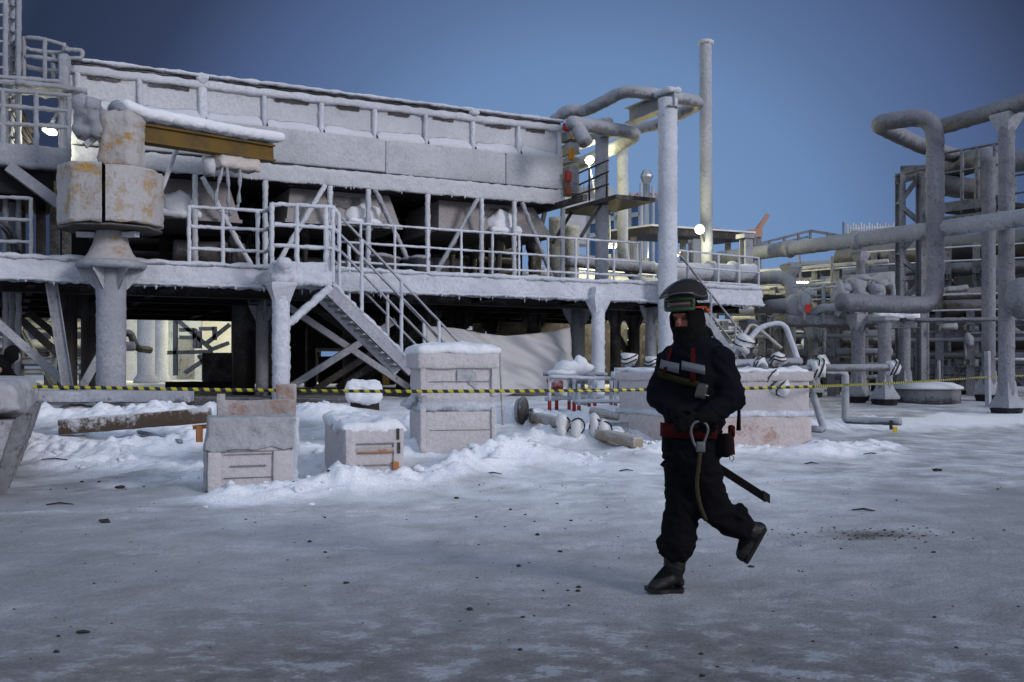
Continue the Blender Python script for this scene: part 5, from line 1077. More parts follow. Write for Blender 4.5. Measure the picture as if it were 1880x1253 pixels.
# cable-lit shed behind the platform legs
sh_ = root('shed', onY(330, 680, 47), 'pale lamp-lit shed wall seen under the platform between its legs', 'building')
p0, p1 = onY(200, 690, 50), onY(560, 690, 46); d = (p1-p0); d.z = 0; L_ = d.length; d.normalize(); s_ = Z.cross(d)
for i, (f0, f1, m_) in enumerate(((0, .18, cream), (.183, .5, frosted('grey blue cladding', (.16, .2, .25), .6, .1, 1, tint=(.42, .46, .52), tint2=(.3, .34, .4), bump=.05)), (.503, .75, cream), (.753, 1, blue_clad))):
    q0, q1 = p0+d*L_*f0, p0+d*L_*f1; MB().bar(Vector((q0.x, q0.y, 2.3)), Vector((q1.x, q1.y, 2.3)), .2, 4.2).build('wall_panel', m_, sh_)
MB().bar(Vector((p0.x, p0.y, 4.5))+s_*2, Vector((p1.x, p1.y, 4.5))+s_*2, 4.6, .2).build('roof', rime, sh_)
q0 = p0+d*L_*.42-s_*.13; MB().box(Vector((q0.x, q0.y, 1.7)), (1.0, .06, 2.0), (d, s_, Z)).build('door', SF, sh_)
for i, (x, Y, r, lab) in enumerate(((268, 40, .34, 'wide pale upright duct under the platform, left of the pair'), (295, 42, .30, 'wide pale upright duct under the platform, right of the pair'))):
    p = onY(x, 690, Y); MB().lathe((p.x, p.y, gz(p.x, p.y)), [(r*1.5, -.1), (r*1.4, .15), (r, .35), (r, 3.2)], 20, jit=.01).build('upright_duct', PF, label=lab, cat='duct')
pipe([onY(228, 612, 36), onY(240, 612, 36), onY(250, 640, 36), onY(275, 643, 37)], .13, 'dark zigzag pipe by the upright ducts under the platform', SD, rad=.4)
fr_ = root('lattice_frame', onY(360, 690, 34), 'frosted lattice stair frame seen under the platform beside the dark casing', 'frame')
for (x0, y0, x1, y1) in ((322, 690, 322, 585), (326, 588, 388, 642), (308, 648, 390, 646), (340, 685, 388, 652), (388, 690, 365, 652), (388, 642, 420, 630), (330, 606, 358, 606), (330, 620, 358, 620), (358, 640, 358, 604), (366, 608, 366, 640), (366, 604, 394, 604), (394, 625, 394, 600), (380, 630, 422, 596)):
    MB().ibeam(onY(x0, y0, 34), onY(x1, y1, 34), .13, .13, up=Vector((0, 1, 0))).build('bar', SF, fr_)
for i, (x, y, sx, h_, Y, mt, lab) in enumerate(((405, 692, 1.0, 1.1, 31, SD, 'dark cabinet in the snow under the platform beside the casing'), (380, 696, 2.2, .25, 29, steel_black, 'low dark pallet on the snow under the platform'), (1065, 690, .25, 1.9, 30, plain('yellow painted post', (.4, .33, .06), .6, var=.4), 'yellow painted post glimpsed between the platform legs'), (705, 690, .8, 1.0, 36, plain('ochre machine', (.36, .2, .03), .6, var=.4), 'ochre machine part glimpsed through the cross braces'))):
    p = onY(x, y, Y); g_ = gz(p.x, p.y); MB().rbox(Vector((p.x, p.y, g_+h_/2)), (sx, .8 if sx > .3 else .25, h_), XR(8), r=.03, seg=.3, jit=.01).build(('cabinet', 'pallet', 'painted_post', 'machine_part')[i], mt, label=lab, cat=('cabinet', 'pallet', 'post', 'machine')[i])
# dark bank of finned tubes filling the space behind the drives, under the cooler
tbk = root('tube_bank', W(6, 6.2, ZD), 'dark bank of horizontal tubes filling the shade under the air cooler', 'tube bank')
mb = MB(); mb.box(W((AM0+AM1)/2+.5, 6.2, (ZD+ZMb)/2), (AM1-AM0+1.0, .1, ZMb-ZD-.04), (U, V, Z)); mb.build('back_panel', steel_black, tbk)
for k in range(7): MB().tube([W(AM0+.6, 5.7-.1*(k % 2), ZD+.25+.3*k), W(AM1+.6, 5.7-.1*(k % 2), ZD+.25+.3*k)], .09, 10).build('tube', SD, tbk)
for i, (x, y0, y1, b) in enumerate(((430, 430, 500, 2.9), (560, 420, 500, 3.3), (655, 440, 500, 3.0), (830, 440, 505, 3.1), (870, 450, 505, 3.4), (915, 440, 505, 2.9), (975, 440, 510, 3.2))):
    p0, p1 = onb(x, y0, b), onb(x, y1, b); t = root('valve_stand', Vector((p0.x, p0.y, ZD)), 'dim upright valve stand in the shade under the air cooler', 'valve', 'dim valve stands under the air cooler'); mb = MB(); mb.tube([Vector((p0.x, p0.y, ZD)), p0], .07, 8, .02, .1); mb.build('stem', SD, t)
    MB().blob(p0-Z*.2, (.15, .13, .2), 10, .3, 5).build('body', SD, t)
# far skyline
ch = root('silver_chimney', onY(1188, 430, 62), 'silver chimney with a faceted cap beyond the pipe loops', 'chimney'); p = onY(1187, 600, 62); zc_ = onY(1187, 312, 62).z
MB().tube([Vector((p.x, p.y, 1)), Vector((p.x, p.y, onY(1187, 336, 62).z))], .2, 16).build('flue', plain('polished steel', (.5, .52, .5), .25, .9), ch)
MB().lathe((onY(1187, 336, 62)), [(.2, -.1), (.4, .35), (.36, .5), (.2, .8)], 8, smooth=False).build('cap', MAT['polished steel'], ch)
for i, x in enumerate((1177, 1199)): q = onY(x, 600, 61); MB().tube([Vector((q.x, q.y, 1)), Vector((q.x, q.y, onY(x, 337 if i == 0 else 343, 61).z))], .1, 10).build('white_post', PF, label=('white post just left of the silver chimney', 'white post just right of the silver chimney')[i], cat='post', group='white posts by the chimney')
bl = root('blue_building', onY(1165, 600, 68), 'blue clad building with pale corner frames behind the silver chimney', 'building')
p0, p1 = onY(1110, 600, 70), onY(1207, 600, 66); zt_ = onY(1160, 376, 68).z; d = p1-p0; d.z = 0; d.normalize()
MB().bar(Vector((p0.x, p0.y, zt_/2)), Vector((p1.x, p1.y, zt_/2)), 3, zt_).build('wall', blue_clad, bl)
for f in (0, .55, .8, 1): q = p0.lerp(p1, f)-Z.cross(d)*1.55; MB().box(Vector((q.x, q.y, zt_/2)), (.35, .12, zt_), (d, Z.cross(d), Z)).build('frame_strip', cream, bl)
for y in (405, 430): q = p0.lerp(p1, .5)-Z.cross(d)*1.56; MB().box(Vector((q.x, q.y, onY(1160, y, 68).z)), ((p1-p0).length, .1, .3), (d, Z.cross(d), Z)).build('frame_strip', cream, bl)
MB().box(onY(1180, 366, 67), (1.9, 1.4, .6)).build('red_tank', red_paint, label='small red tank on the blue building roof', cat='tank')
cr = root('tower_crane', onY(1388, 430, 120), 'distant orange crane with a raised jib on the skyline', 'crane'); orange = plain('faded orange paint', (.48, .27, .19), .7, var=.4, bscale=2)
MB().box(onY(1385, 430, 120), (1.6, 1.4, .9)).build('cab', orange, cr)
mb = MB(); mb.bar(onY(1389, 428, 120), onY(1410, 394, 120), .45, .5); mb.bar(onY(1386, 424, 120), onY(1409, 395, 120), .3, .3); mb.build('jib', orange, cr); MB().bar(onY(1385, 434, 120), onY(1385, 500, 120), 1.2, 1.2).build('tower', SF, cr)
wf = root('white_scaffold', onY(1600, 430, 95), 'pale scaffold railings on a distant roof, on the skyline right of the crane', 'scaffold')
for k, x in enumerate(np.linspace(1556, 1640, 18)): MB().bar(onY(x, 452, 95), onY(x, 412+3*math.sin(k*2.1), 95), .12, .12).build('upright', cream, wf)
for y in (416, 424, 434): MB().bar(onY(1556, y+4, 95), onY(1640, y+1, 95), .1, .12).build('rail', cream, wf)
MB().box(onY(1598, 470, 95), (4.8, 3, 2.6)).build('roof_block', cream, wf)
MB().bar(onY(1549, 450, 70), onY(1549, 408, 70), .12, .12).build('thin_mast', SF, label='thin mast on the skyline left of the pale scaffold', cat='mast')
gr = root('gantry', onY(1480, 440, 52), 'long walkway gantry with a peaked handrail on the skyline', 'gantry')
for (x0, y0, x1, y1, w_) in ((1390, 449, 1488, 424, .1), (1488, 424, 1562, 436, .1), (1385, 462, 1560, 445, .5), (1392, 455, 1488, 434, .08)): MB().bar(onY(x0, y0, 52), onY(x1, y1, 52), w_, w_*1.2).build('rail', SF, gr)
for x in (1412, 1440, 1466, 1488, 1520, 1548): MB().bar(onY(x, 460, 52), onY(x, 449-(x-1390)*.255 if x < 1489 else 424+(x-1488)*.16, 52), .1, .1).build('post', SF, gr)
MB().tube([onY(1313, 440, 60), onY(1313, 420, 60)], .25, 10).build('red_cap_post', plain('dull red', (.25, .05, .03), .6), label='small red-capped post right of the vent stack lamp', cat='post')
fa = root('white_grille', onY(1075, 360, 75), 'pale distant lattice wall behind the access platform handrail', 'building'); 
MB().box(onY(1080, 400, 75), (3.6, 2, 4.2)).build('wall', cream, fa)
for k in range(7): MB().box(onY(1058+k*7, 352, 73.9), (.06, .06, 1.0)).build('bar', SF, fa)
# work lights of the yard behind (their glow fills the gaps under the platform in the photograph)
def yard(p, power, col, lab):
    t = root('yard_lamp', p, lab, 'lamp', 'yard lamps behind the platform'); MB().box(Vector(p)+Z*.1, (.5, .2, .12)).build('housing', SF, t); MB().box(Vector(p)+Z*.02, (.42, .16, .04)).build('tube_light', lampglass, t); MB().bar(Vector(p)+Z*.16, Vector(p)+Z*1.2+Vector((0, .2, 0)), .05, .05).build('bracket', SF, t)
    l = bpy.data.lights.new('lamp light', 'POINT'); l.energy = power; l.color = col; l.shadow_soft_size = .3; o = bpy.data.objects.new('lamp_light', l); COL.objects.link(o); o.location = Vector(p)-Z*.25-Vector((0, .15, 0))
WARM = (1, .88, .42)
yard(onY(250, 572, 44), 560, WARM, 'yard lamp over the shed wall at its left end')
yard(onY(440, 568, 43), 480, WARM, 'yard lamp over the shed wall at its right end')
yard(onY(80, 560, 32), 110, WARM, 'yard lamp at the far left under the platform')
yard(onY(1235, 470, 35), 650, WARM, 'yard lamp in the rack behind the tallest post')
yard(onY(1120, 455, 36), 500, WARM, 'yard lamp in the rack behind the shorter post')
yard(onY(1470, 520, 32), 16, WARM, 'yard lamp in the rack behind the ball-shaped fitting')
yard(onY(860, 580, 38), 60, WARM, 'yard lamp glimpsed under the platform above the tarpaulin')
yard(onY(640, 575, 39), 60, WARM, 'yard lamp behind the cross braces under the platform')

# dark enclosure walls that close the space under the platform, with a few gaps where yard light leaks through
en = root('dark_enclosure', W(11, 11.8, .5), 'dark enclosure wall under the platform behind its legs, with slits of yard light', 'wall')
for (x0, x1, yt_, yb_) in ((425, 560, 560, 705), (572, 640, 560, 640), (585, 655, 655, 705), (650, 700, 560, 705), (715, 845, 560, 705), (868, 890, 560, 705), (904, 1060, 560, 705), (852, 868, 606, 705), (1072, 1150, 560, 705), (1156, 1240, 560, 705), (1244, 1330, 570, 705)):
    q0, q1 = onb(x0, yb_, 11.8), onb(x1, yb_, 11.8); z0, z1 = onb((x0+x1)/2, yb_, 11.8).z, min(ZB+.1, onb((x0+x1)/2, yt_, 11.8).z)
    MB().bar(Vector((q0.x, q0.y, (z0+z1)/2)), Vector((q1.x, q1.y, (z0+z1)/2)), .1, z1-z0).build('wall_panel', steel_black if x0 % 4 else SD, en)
ds = root('dark_shed', onY(1700, 600, 42), 'long dark shed closing the view behind the pedestals at the right', 'building')
q0, q1 = onY(1470, 600, 46), onY(2200, 600, 40); MB().bar(Vector((q0.x, q0.y, 2.9)), Vector((q1.x, q1.y, 2.9)), .3, 6.0).build('wall', plain('dark cladding', (.03, .03, .033), .8, var=.5, bscale=5), ds)
MB().bar(Vector((q0.x, q0.y+1.5, 6.0)), Vector((q1.x, q1.y+1.5, 6.0)), 3.4, .16).build('roof', rime_dim, ds)
# ================================================================== the worker
YW = 5.69
def P(x, y, dy=0.): return onY(x, y, YW) + Vector((0, dy, 0))
def volume(build, name, mat, parent, voxel=.012, smooth=5, fold=0., ffreq=7., label=None, post=None, cat=None):
    """closed pieces are fused into one continuous surface (voxel remesh), then gently folded"""
    mb = MB(); build(mb); o = mb.build('tmp', None); m_ = o.modifiers.new('r', 'REMESH'); m_.mode = 'VOXEL'; m_.voxel_size = voxel; m_.use_smooth_shade = True
    if smooth: s_ = o.modifiers.new('s', 'SMOOTH'); s_.iterations = smooth; s_.factor = .5
    dg = bpy.context.evaluated_depsgraph_get(); dg.update(); me = bpy.data.meshes.new_from_object(o.evaluated_get(dg)); loc = ORIG[o].copy()
    bpy.data.objects.remove(o)
    me.name = name; me.materials.clear(); me.materials.append(mat)
    if fold:
        nr = [v.normal.copy() for v in me.vertices]
        for v, n_ in zip(me.vertices, nr):
            w_ = v.co+loc; q = Vector((w_.x*ffreq*.7, w_.y*ffreq*.7, w_.z*ffreq*1.5+w_.x*ffreq*.5)); c_ = .5*noise.noise(q*.8)-1.1*abs(noise.noise(q*1.35))-.5*abs(noise.noise(q*2.9))+.35; v.co = v.co+n_*fold*c_
    if post: post(me, loc)
    for p in me.polygons: p.use_smooth = True
    o = bpy.data.objects.new(name, me); COL.objects.link(o); ORIG[o] = loc; o.location = loc-(ORIG[parent] if parent else Vector())
    if parent: o.parent = parent
    return tag(o, label, cat)
def limb(mb, pts, rs, n=14): 
    mb.tube(pts, rs, n, step=.04)
    for p, r in zip(pts, rs): mb.blob(p, r*.99, 14, 0)
def cloth(name, col, rough=.85, bump=.25): return plain(name, col, rough, bump=bump, bscale=90, spec=.08)
navy = cloth('black navy work cloth', (.0040, .0046, .0075)); trs = cloth('black trousers', (.0042, .0042, .0055)); blk = cloth('black knit', (.006, .006, .0065), bump=.6)
boot_m = plain('black leather boot', (.0042, .0042, .0045), .5, bump=.3, bscale=40); skin = plain('cold skin', (.22, .085, .06), .6); glove_m = cloth('black glove', (.005, .005, .0055))
red_w = cloth('red webbing', (.048, .005, .006), .8); olive = cloth('olive webbing', (.018, .018, .007)); reflect = plain('reflective strip', (.095, .102, .12), .4, spec=.6)
cdir = Vector((-.58, -.815, 0)).normalized(); wdir = Vector((-cdir.y, cdir.x, 0))   # chest direction, width direction
tc0 = P(1271, 720)
def tor(y, w_, d_, dx=0): c = P(1271+dx, y); return c, w_, d_
TOR = [tor(850, .155, .125, -1), tor(815, .178, .145, 2), tor(780, .175, .142, 2), tor(740, .19, .155, 2), tor(690, .205, .16, 2), tor(658, .19, .145, 2), tor(640, .150, .12, 2), tor(626, .105, .095, 2), tor(612, .085, .085, 2)]
def ring(mb, rows, n=28, off=0.):
    vs, fs = [], []
    for (c, w_, d_) in rows:
        for k in range(n): a = 2*math.pi*k/n; vs.append(c+wdir*math.cos(a)*(w_+off)-cdir*math.sin(a)*(d_+off))
    for i in range(len(rows)-1):
        for k in range(n): k2 = (k+1) % n; fs.append((i*n+k, i*n+k2, (i+1)*n+k2, (i+1)*n+k))
    fs.append(tuple(range(n-1, -1, -1))); m_ = (len(rows)-1)*n; fs.append(tuple(range(m_, m_+n))); mb.add(vs, fs, True)
hc = P(1262, 585); fdir = Vector((-.66, -.75, -.05)).normalized(); fside = Vector((-fdir.y, fdir.x, 0)).normalized(); fup = fside.cross(fdir)*-1
if fup.z < 0: fup = -fup
def HF(f, s_, u_): return hc+fdir*f+fside*s_+fup*u_
# joints
shL, shR = P(1236, 661, .10), P(1316, 663, -.10)
elL, elR = P(1209, 731, .03), P(1334, 731, -.14)
haL, haR = P(1251, 764, -.20), P(1272, 766, -.24)
hipL, hipR = P(1262, 842, .05), P(1284, 842, -.05)
knF, anF = P(1255, 938, .02), P(1243, 1040, .04)
knR, anR = P(1306, 930, -.04), P(1374, 975, -.01)
wk = root('person', P(1240, 1090, 0), 'worker in black striding left across the ice, helmet visor raised, red harness belt', 'person')
def fingers(mb, wr, d, side, palm):
    d = Vector(d).normalized(); side = Vector(side).normalized(); palm = Vector(palm).normalized()
    mb.rbox(wr+d*.045, (.095, .085, .034), (d, side, palm), r=.015, seg=.02)
    for k, L_ in enumerate((.072, .082, .076, .060)):
        b_ = wr+d*.09+side*(.032-.0215*k); limb(mb, [b_, b_+d*L_*.42+palm*.006, b_+d*L_*.7+palm*.026, b_+d*L_*.78+palm*.046], [.0095, .009, .008, .007], 8)
    b_ = wr+d*.03+side*.042; limb(mb, [b_, b_+side*.026+d*.03+palm*.008, b_+side*.03+d*.058+palm*.022], [.012, .0105, .009], 8)
def bodyb(mb):
    ring(mb, [(c, w_-.025, d_-.025) for (c, w_, d_) in TOR]); limb(mb, [P(1268, 626), hc-Z*.05], [.06, .06])
    mb.blob(hc+Z*.005, (.078, .078, .112), 20, 0); mb.blob(HF(.03, 0, -.045), (.058, .062, .068), 16, 0); mb.blob(HF(.098, 0, -.022), (.016, .016, .026), 10, 0); mb.blob(HF(.085, 0, .022), (.02, .05, .016), 10, 0, ax=(fdir, fside, fup)); mb.blob(HF(.084, 0, -.066), (.014, .026, .012), 10, 0, ax=(fdir, fside, fup))
    for s_ in (-1, 1): mb.blob(HF(-.005, s_*.08, -.01), (.02, .012, .032), 10, 0, ax=(fdir, fside, fup))
    for s_, e_, h_ in ((shL, elL, haL), (shR, elR, haR)): limb(mb, [s_, e_, h_], [.052, .042, .033])
    for h_, k_, a_ in ((hipL, knF, anF), (hipR, knR, anR)): limb(mb, [h_, k_, a_], [.085, .06, .045])
    fingers(mb, haL, Vector((.75, -.2, -.35)), Vector((.3, .1, .9)), Vector((.1, -.9, 0))); fingers(mb, haR, Vector((-.85, -.15, -.25)), Vector((-.2, 0, 1)), Vector((0, .9, -.1)))
    limb(mb, [anF, P(1200, 1078, 0)], [.05, .035]); limb(mb, [anR, P(1362, 1018, 0)], [.045, .035])
def skinpaint(me, loc):
    me.materials.append(skin)
    for p in me.polygons:
        q = p.center+loc-hc
        if q.z > -.12 and q.dot(fdir) > .035: p.material_index = 1
volume(bodyb, 'body', blk, wk, .009, 2, post=skinpaint)
for s_ in (-1, 1):
    e = MB().blob(HF(.076, s_*.031, .002), (.012, .014, .009), 12, 0, ax=(fdir, fside, fup)).build('eye', plain('eye dark', (.03, .02, .018), .25) if s_ < 0 else MAT['eye dark'], wk)
    MB().rbox(HF(.088, s_*.032, .021), (.01, .04, .007), (fdir, fside, fup), r=.003, seg=.01).build('eyebrow', blk, wk)
# balaclava with face opening
mb = MB(); n_, m_ = 40, 26; vs, fs = [], []
for i in range(m_+1):
    th = math.pi*i/m_
    for k in range(n_):
        a = 2*math.pi*k/n_; d = fdir*math.cos(a)*math.sin(th)+fside*math.sin(a)*math.sin(th)+fup*math.cos(th)
        r_ = Vector((d.dot(fdir)*.108, d.dot(fside)*.098, d.dot(fup)*.135)); low = max(0, -math.cos(th))
        p = hc+Vector((0, 0, -.015))+fdir*r_.x+fside*r_.y+fup*r_.z; p += (p-hc).normalized()*.006*nz(p, 30); vs.append(p)
for i in range(m_):
    for k in range(n_):
        k2 = (k+1) % n_; c = (vs[i*n_+k]+vs[(i+1)*n_+k2])/2-hc
        if c.dot(fdir) > .05 and abs(c.dot(fside)) < .052 and -.052 < c.dot(fup) < .034: continue
        fs.append((i*n_+k, (i+1)*n_+k, (i+1)*n_+k2, i*n_+k2))
bal = mb.add(vs, fs, True).build('balaclava', blk, wk); so_ = bal.modifiers.new('t', 'SOLIDIFY'); so_.thickness = .012
volume(lambda mb: (mb.tube([P(1268, 632), P(1266, 612), P(1262, 600, .01)], [.10, .098, .088], 20), mb.blob(P(1292, 612, .03), (.06, .06, .045), 14, .2, 8)), 'neck_gaiter', blk, wk, .011, 3, .008, 20)
# jacket, trousers
def jac(mb):
    ring(mb, TOR); 
    limb(mb, [shL, elL, haL.lerp(elL, .12)], [.082, .076, .056]); limb(mb, [shR, elR, haR.lerp(elR, .12)], [.085, .079, .058])
    mb.blob(P(1250, 752, -.13), (.12, .07, .05), 14, .1, 8); mb.blob(P(1310, 672, .07), (.09, .10, .17), 16, 0)
    for x, r_ in ((1236, .075), (1266, .085), (1302, .08)): mb.blob(P(x, 835, .0), (r_, .1, .04), 12, .1)
jk = volume(jac, 'jacket', navy, wk, .011, 4, .024, 6.5)
def trou(mb):
    mb.blob(P(1270, 835), (.15, .13, .12), 18, 0)
    limb(mb, [hipL, P(1258, 895, .05), knF, P(1246, 985, .03), P(1243, 1006, .03)], [.118, .112, .104, .102, .098])
    mb.blob(P(1234, 995, .02), (.085, .085, .05), 14, .2, 9); mb.blob(P(1254, 985, .03), (.09, .09, .05), 14, .2, 9); mb.blob(P(1216, 1003, -.01), (.03, .04, .03), 10, .2, 9)
    limb(mb, [hipR, P(1292, 880, -.05), knR, P(1340, 955, -.02), P(1358, 964, -.01)], [.115, .105, .098, .088, .084])
    mb.blob(P(1347, 943, -.03), (.085, .08, .065), 14, .2, 9)
volume(trou, 'trousers', trs, wk, .011, 3, .024, 8)
# boots: shaft, foot, thick sole
def bootF(mb):
    limb(mb, [P(1242, 1000, .04), P(1241, 1045, .04)], [.070, .064]); limb(mb, [P(1240, 1060, .04), P(1218, 1070, .01), P(1199, 1078, -.015)], [.054, .046, .037]); mb.blob(P(1249, 1072, .05), (.034, .042, .042), 12, 0)
volume(bootF, 'boot', boot_m, wk, .009, 3, .004, 14)
vs_ = [(-.012, -.04), (.06, -.055), (.12, -.04), (.19, -.042), (.21, .0), (.19, .038), (.10, .04), (.02, .055), (-.015, .035)]
fa_ = (P(1257, 1090)-P(1186, 1090)).normalized(); fa_ = Vector((fa_.x, .12, 0)).normalized(); fb_ = Z.cross(fa_); so0 = P(1190, 1088, -.015)
mb = MB(); mb.prism([so0+fa_*a_+fb_*b_+Z*(.012 if a_ < .03 else 0) for a_, b_ in vs_], Z*.024); mb.build('boot_sole', boot_m, wk)
def bootR(mb):
    limb(mb, [P(1352, 962, -.01), P(1376, 975, -.01)], [.070, .062]); limb(mb, [P(1388, 974, .0), P(1377, 995, 0), P(1364, 1018, -.01)], [.05, .048, .042]); mb.blob(P(1394, 972, .0), (.042, .045, .042), 12, 0)
volume(bootR, 'boot', boot_m, wk, .009, 3, .004, 14)
mb = MB(); q0, q1 = P(1404, 968), P(1366, 1033, -.01); dq_ = (q1-q0).normalized(); mb.rbox((q0+q1)/2, ((q1-q0).length, .09, .024), (dq_, Vector((0, 1, 0)), dq_.cross(Vector((0, 1, 0)))), r=.011, seg=.03, jit=.004); mb.build('boot_sole', boot_m, wk)
# gloves over the hands
def glv(h_, d, s_, pl):
    def f(mb): limb(mb, [h_-Vector(d).normalized()*.05, h_], [.05, .043]); fingers(mb, h_, d, s_, pl)
    return volume(f, 'glove', glove_m, wk, .006, 1)
glv(haL, Vector((.75, -.2, -.35)), Vector((.3, .1, .9)), Vector((.1, -.9, 0))); glv(haR, Vector((-.85, -.15, -.25)), Vector((-.2, 0, 1)), Vector((0, .9, -.1)))
# helmet, visor, goggles, ear defender
helm = plain('dark helmet shell', (.010, .008, .008), .35, spec=.4); visor = None
mb = MB(); n_, m_ = 28, 10; vs, fs = [], []
for i in range(m_+1):
    th = math.pi*.52*i/m_
    for k in range(n_):
        a = 2*math.pi*k/n_; d = fdir*math.cos(a)*math.sin(th)*.128+fside*math.sin(a)*math.sin(th)*.112+fup*math.cos(th)*.118; vs.append(hc+Z*.110-fdir*.004+d)
for i in range(m_):
    for k in range(n_): k2 = (k+1) % n_; fs.append((i*n_+k, (i+1)*n_+k, (i+1)*n_+k2, i*n_+k2))
hm = mb.add(vs, fs, True).build('helmet', helm, wk); hm.modifiers.new('t', 'SOLIDIFY').thickness = .006
vm, nt, bs, nd, lk = newmat('smoky visor'); bs.inputs['Base Color'].default_value = (.018, .012, .010, 1); bs.inputs['Roughness'].default_value = .28; bs.inputs['Alpha'].default_value = .6; bs.inputs['Specular IOR Level'].default_value = .3
mb = MB(); vs, fs = [], []; nu, nv = 30, 12
for i in range(nu+1):
    a = R(-92+184*i/nu); fr_ = math.cos(a*.95)
    for j in range(nv+1):
        v = j/nv; el = R(64-50*v-4*v*v*max(0, fr_)); rr = .130+.014*v+.058*v*v*max(0, fr_)**2
        wob = .016*math.sin(a*3.4+.6)*v*v
        d = (fdir*math.cos(a)+fside*math.sin(a)*.9)*math.cos(el)*rr+fup*(math.sin(el)*rr*.92+wob-.018*v*v*max(0, math.cos(a*2.2))); vs.append(hc+Z*.106+d)
for i in range(nu):
    for j in range(nv): fs.append((i*(nv+1)+j, (i+1)*(nv+1)+j, (i+1)*(nv+1)+j+1, i*(nv+1)+j+1))
vz = mb.add(vs, fs, True).build('visor', vm, wk); vz.modifiers.new('t', 'SOLIDIFY').thickness = .003
MB().tube([Vector(vs[i*(nv+1)+nv]) for i in range(nu+1)], .0045, 6).build('rim', plain('pale visor rim', (.06, .055, .055), .35, spec=.4), vz)
gog = plain('green goggle frame', (.018, .055, .024), .45); lens = plain('dark red lens', (.07, .028, .03), .1, spec=.8)
gc = hc+fup*.080
mb = MB()
for t in range(1): pass
arc = [gc+(fdir*math.cos(R(a))*.128+fside*math.sin(R(a))*.112) for a in range(-52, 53, 8)]
mb.tube([p+fup*.030 for p in arc]+[arc[-1]]+[p-fup*.028 for p in arc[::-1]]+[arc[0], arc[0]+fup*.028], .013, 8); mb.build('goggles', gog, wk)
vs = []; 
for p in arc: vs += [p+fup*.026, p-fup*.026]
mb = MB(); mb.add(vs, [(2*i, 2*i+1, 2*i+3, 2*i+2) for i in range(len(arc)-1)], True); ln = mb.build('goggle_lens', lens, wk); ln.modifiers.new('t', 'SOLIDIFY').thickness = .006
MB().tube([gc+(fdir*math.cos(R(a))*.134+fside*math.sin(R(a))*.118)-fup*.004 for a in range(56, 305, 12)], .011, 6).build('goggle_strap', blk, wk)
orng = plain('orange band', (.40, .06, .01), .5)
MB().tube([hc+Z*.066+(fdir*math.cos(R(a))*.125+fside*math.sin(R(a))*.112)-fup*(.004+.02*(a > 95)) for a in range(52, 160, 8)], [.008+.006*(a > 100) for a in range(52, 160, 8)], 8).build('orange_band', orng, wk)
# harness: bands lying on the jacket
def band(y0, y1, a0, a1, off, name, mat, th=.005, n=24):
    mb = MB(); vs = []
    def at(y, a):
        z = P(1271, y).z
        for i in range(len(TOR)-1):
            za_, zb_ = TOR[i][0].z, TOR[i+1][0].z
            if za_ <= z <= zb_ or zb_ <= z <= za_: t = (z-za_)/(zb_-za_); c = TOR[i][0].lerp(TOR[i+1][0], t); w_ = TOR[i][1]*(1-t)+TOR[i+1][1]*t; d_ = TOR[i][2]*(1-t)+TOR[i+1][2]*t; break
        return c+wdir*math.cos(a)*(w_+off)-cdir*math.sin(a)*-1*(d_+off)
    for k in range(n+1):
        f = k/n; a = R(a0+(a1-a0)*f); yy0, yy1 = (y0, y1) if not isinstance(y0, tuple) else (y0[0]*(1-f)+y0[1]*f, y1[0]*(1-f)+y1[1]*f); vs += [at(yy0, a), at(yy1, a)]
    mb.add(vs, [(2*k, 2*k+1, 2*k+3, 2*k+2) for k in range(n)], True); o = mb.build(name, mat, wk); o.modifiers.new('t', 'SOLIDIFY').thickness = th; return o
band((672, 663), (688, 679), 52, 88, .014, 'reflective_strip', reflect); band((668, 660), (686, 676), 92, 134, .014, 'reflective_strip', reflect)
band((700, 678), (712, 690), 60, 140, .016, 'chest_strap', olive); band(776, 802, 25, 150, .014, 'harness_belt', red_w); 
def vstrap(a, y0, y1, w_=4): return band((y0, y0), (y1, y1), a-w_, a+w_, .020, 'shoulder_strap', red_w, n=6)
vstrap(70, 640, 700); vstrap(118, 640, 690)
MB().rbox(P(1277, 717, -.185), (.06, .035, .09), (Vector((.95, -.3, -.2)).normalized(), cdir, Vector((.25, 0, .97))), r=.012, seg=.02).build('chest_radio', plain('worn black box', (.022, .022, .02), .35, spec=.6), wk)
MB().rbox(P(1284, 724, -.200), (.03, .015, .008), (Vector((.9, -.3, -.2)).normalized(), cdir, Z), r=.004, seg=.02).build('buckle', plain('worn metal', (.35, .34, .32), .35, .8), wk)
# hook: a big steel snap hook with its lanyard
hookm = MAT['worn metal']; YH = -.27
pt_ = [(1268, 822), (1258, 808), (1252, 786), (1257, 772), (1268, 768), (1280, 773), (1284, 784), (1276, 806), (1270, 814)]
mb = MB(); mb.tube(bez([P(x, y, YH) for x, y in pt_], .02, 3), .0075, 8); hk = mb.build('snap_hook', plain('grey steel hook', (.10, .105, .115), .45, .3), wk); MB().rbox(P(1270, 814, YH), (.05, .022, .06), X2, r=.008, seg=.02).build('hook_body', MAT['grey steel hook'], hk)
MB().tube(bez([P(1269, 824, YH), P(1267, 850, -.26), P(1264, 885, -.24), P(1272, 920, -.22), P(1285, 946, -.18)], .06), .011, 8, .003, .02, freq=60).build('lanyard', plain('dirty yellow rope', (.045, .036, .015), .85, bump=.8, bscale=120), wk)
MB().bar(P(1306, 851, -.06), P(1404, 914, -.06), .012, .045, up=Vector((0, 0, 1))).build('hanging_strap', blk, wk); MB().box(P(1402, 910, -.06), (.045, .02, .05), ((P(1404, 914)-P(1306, 851)).normalized(), Vector((0, 1, 0)), Z)).build('strap_end', boot_m, wk)
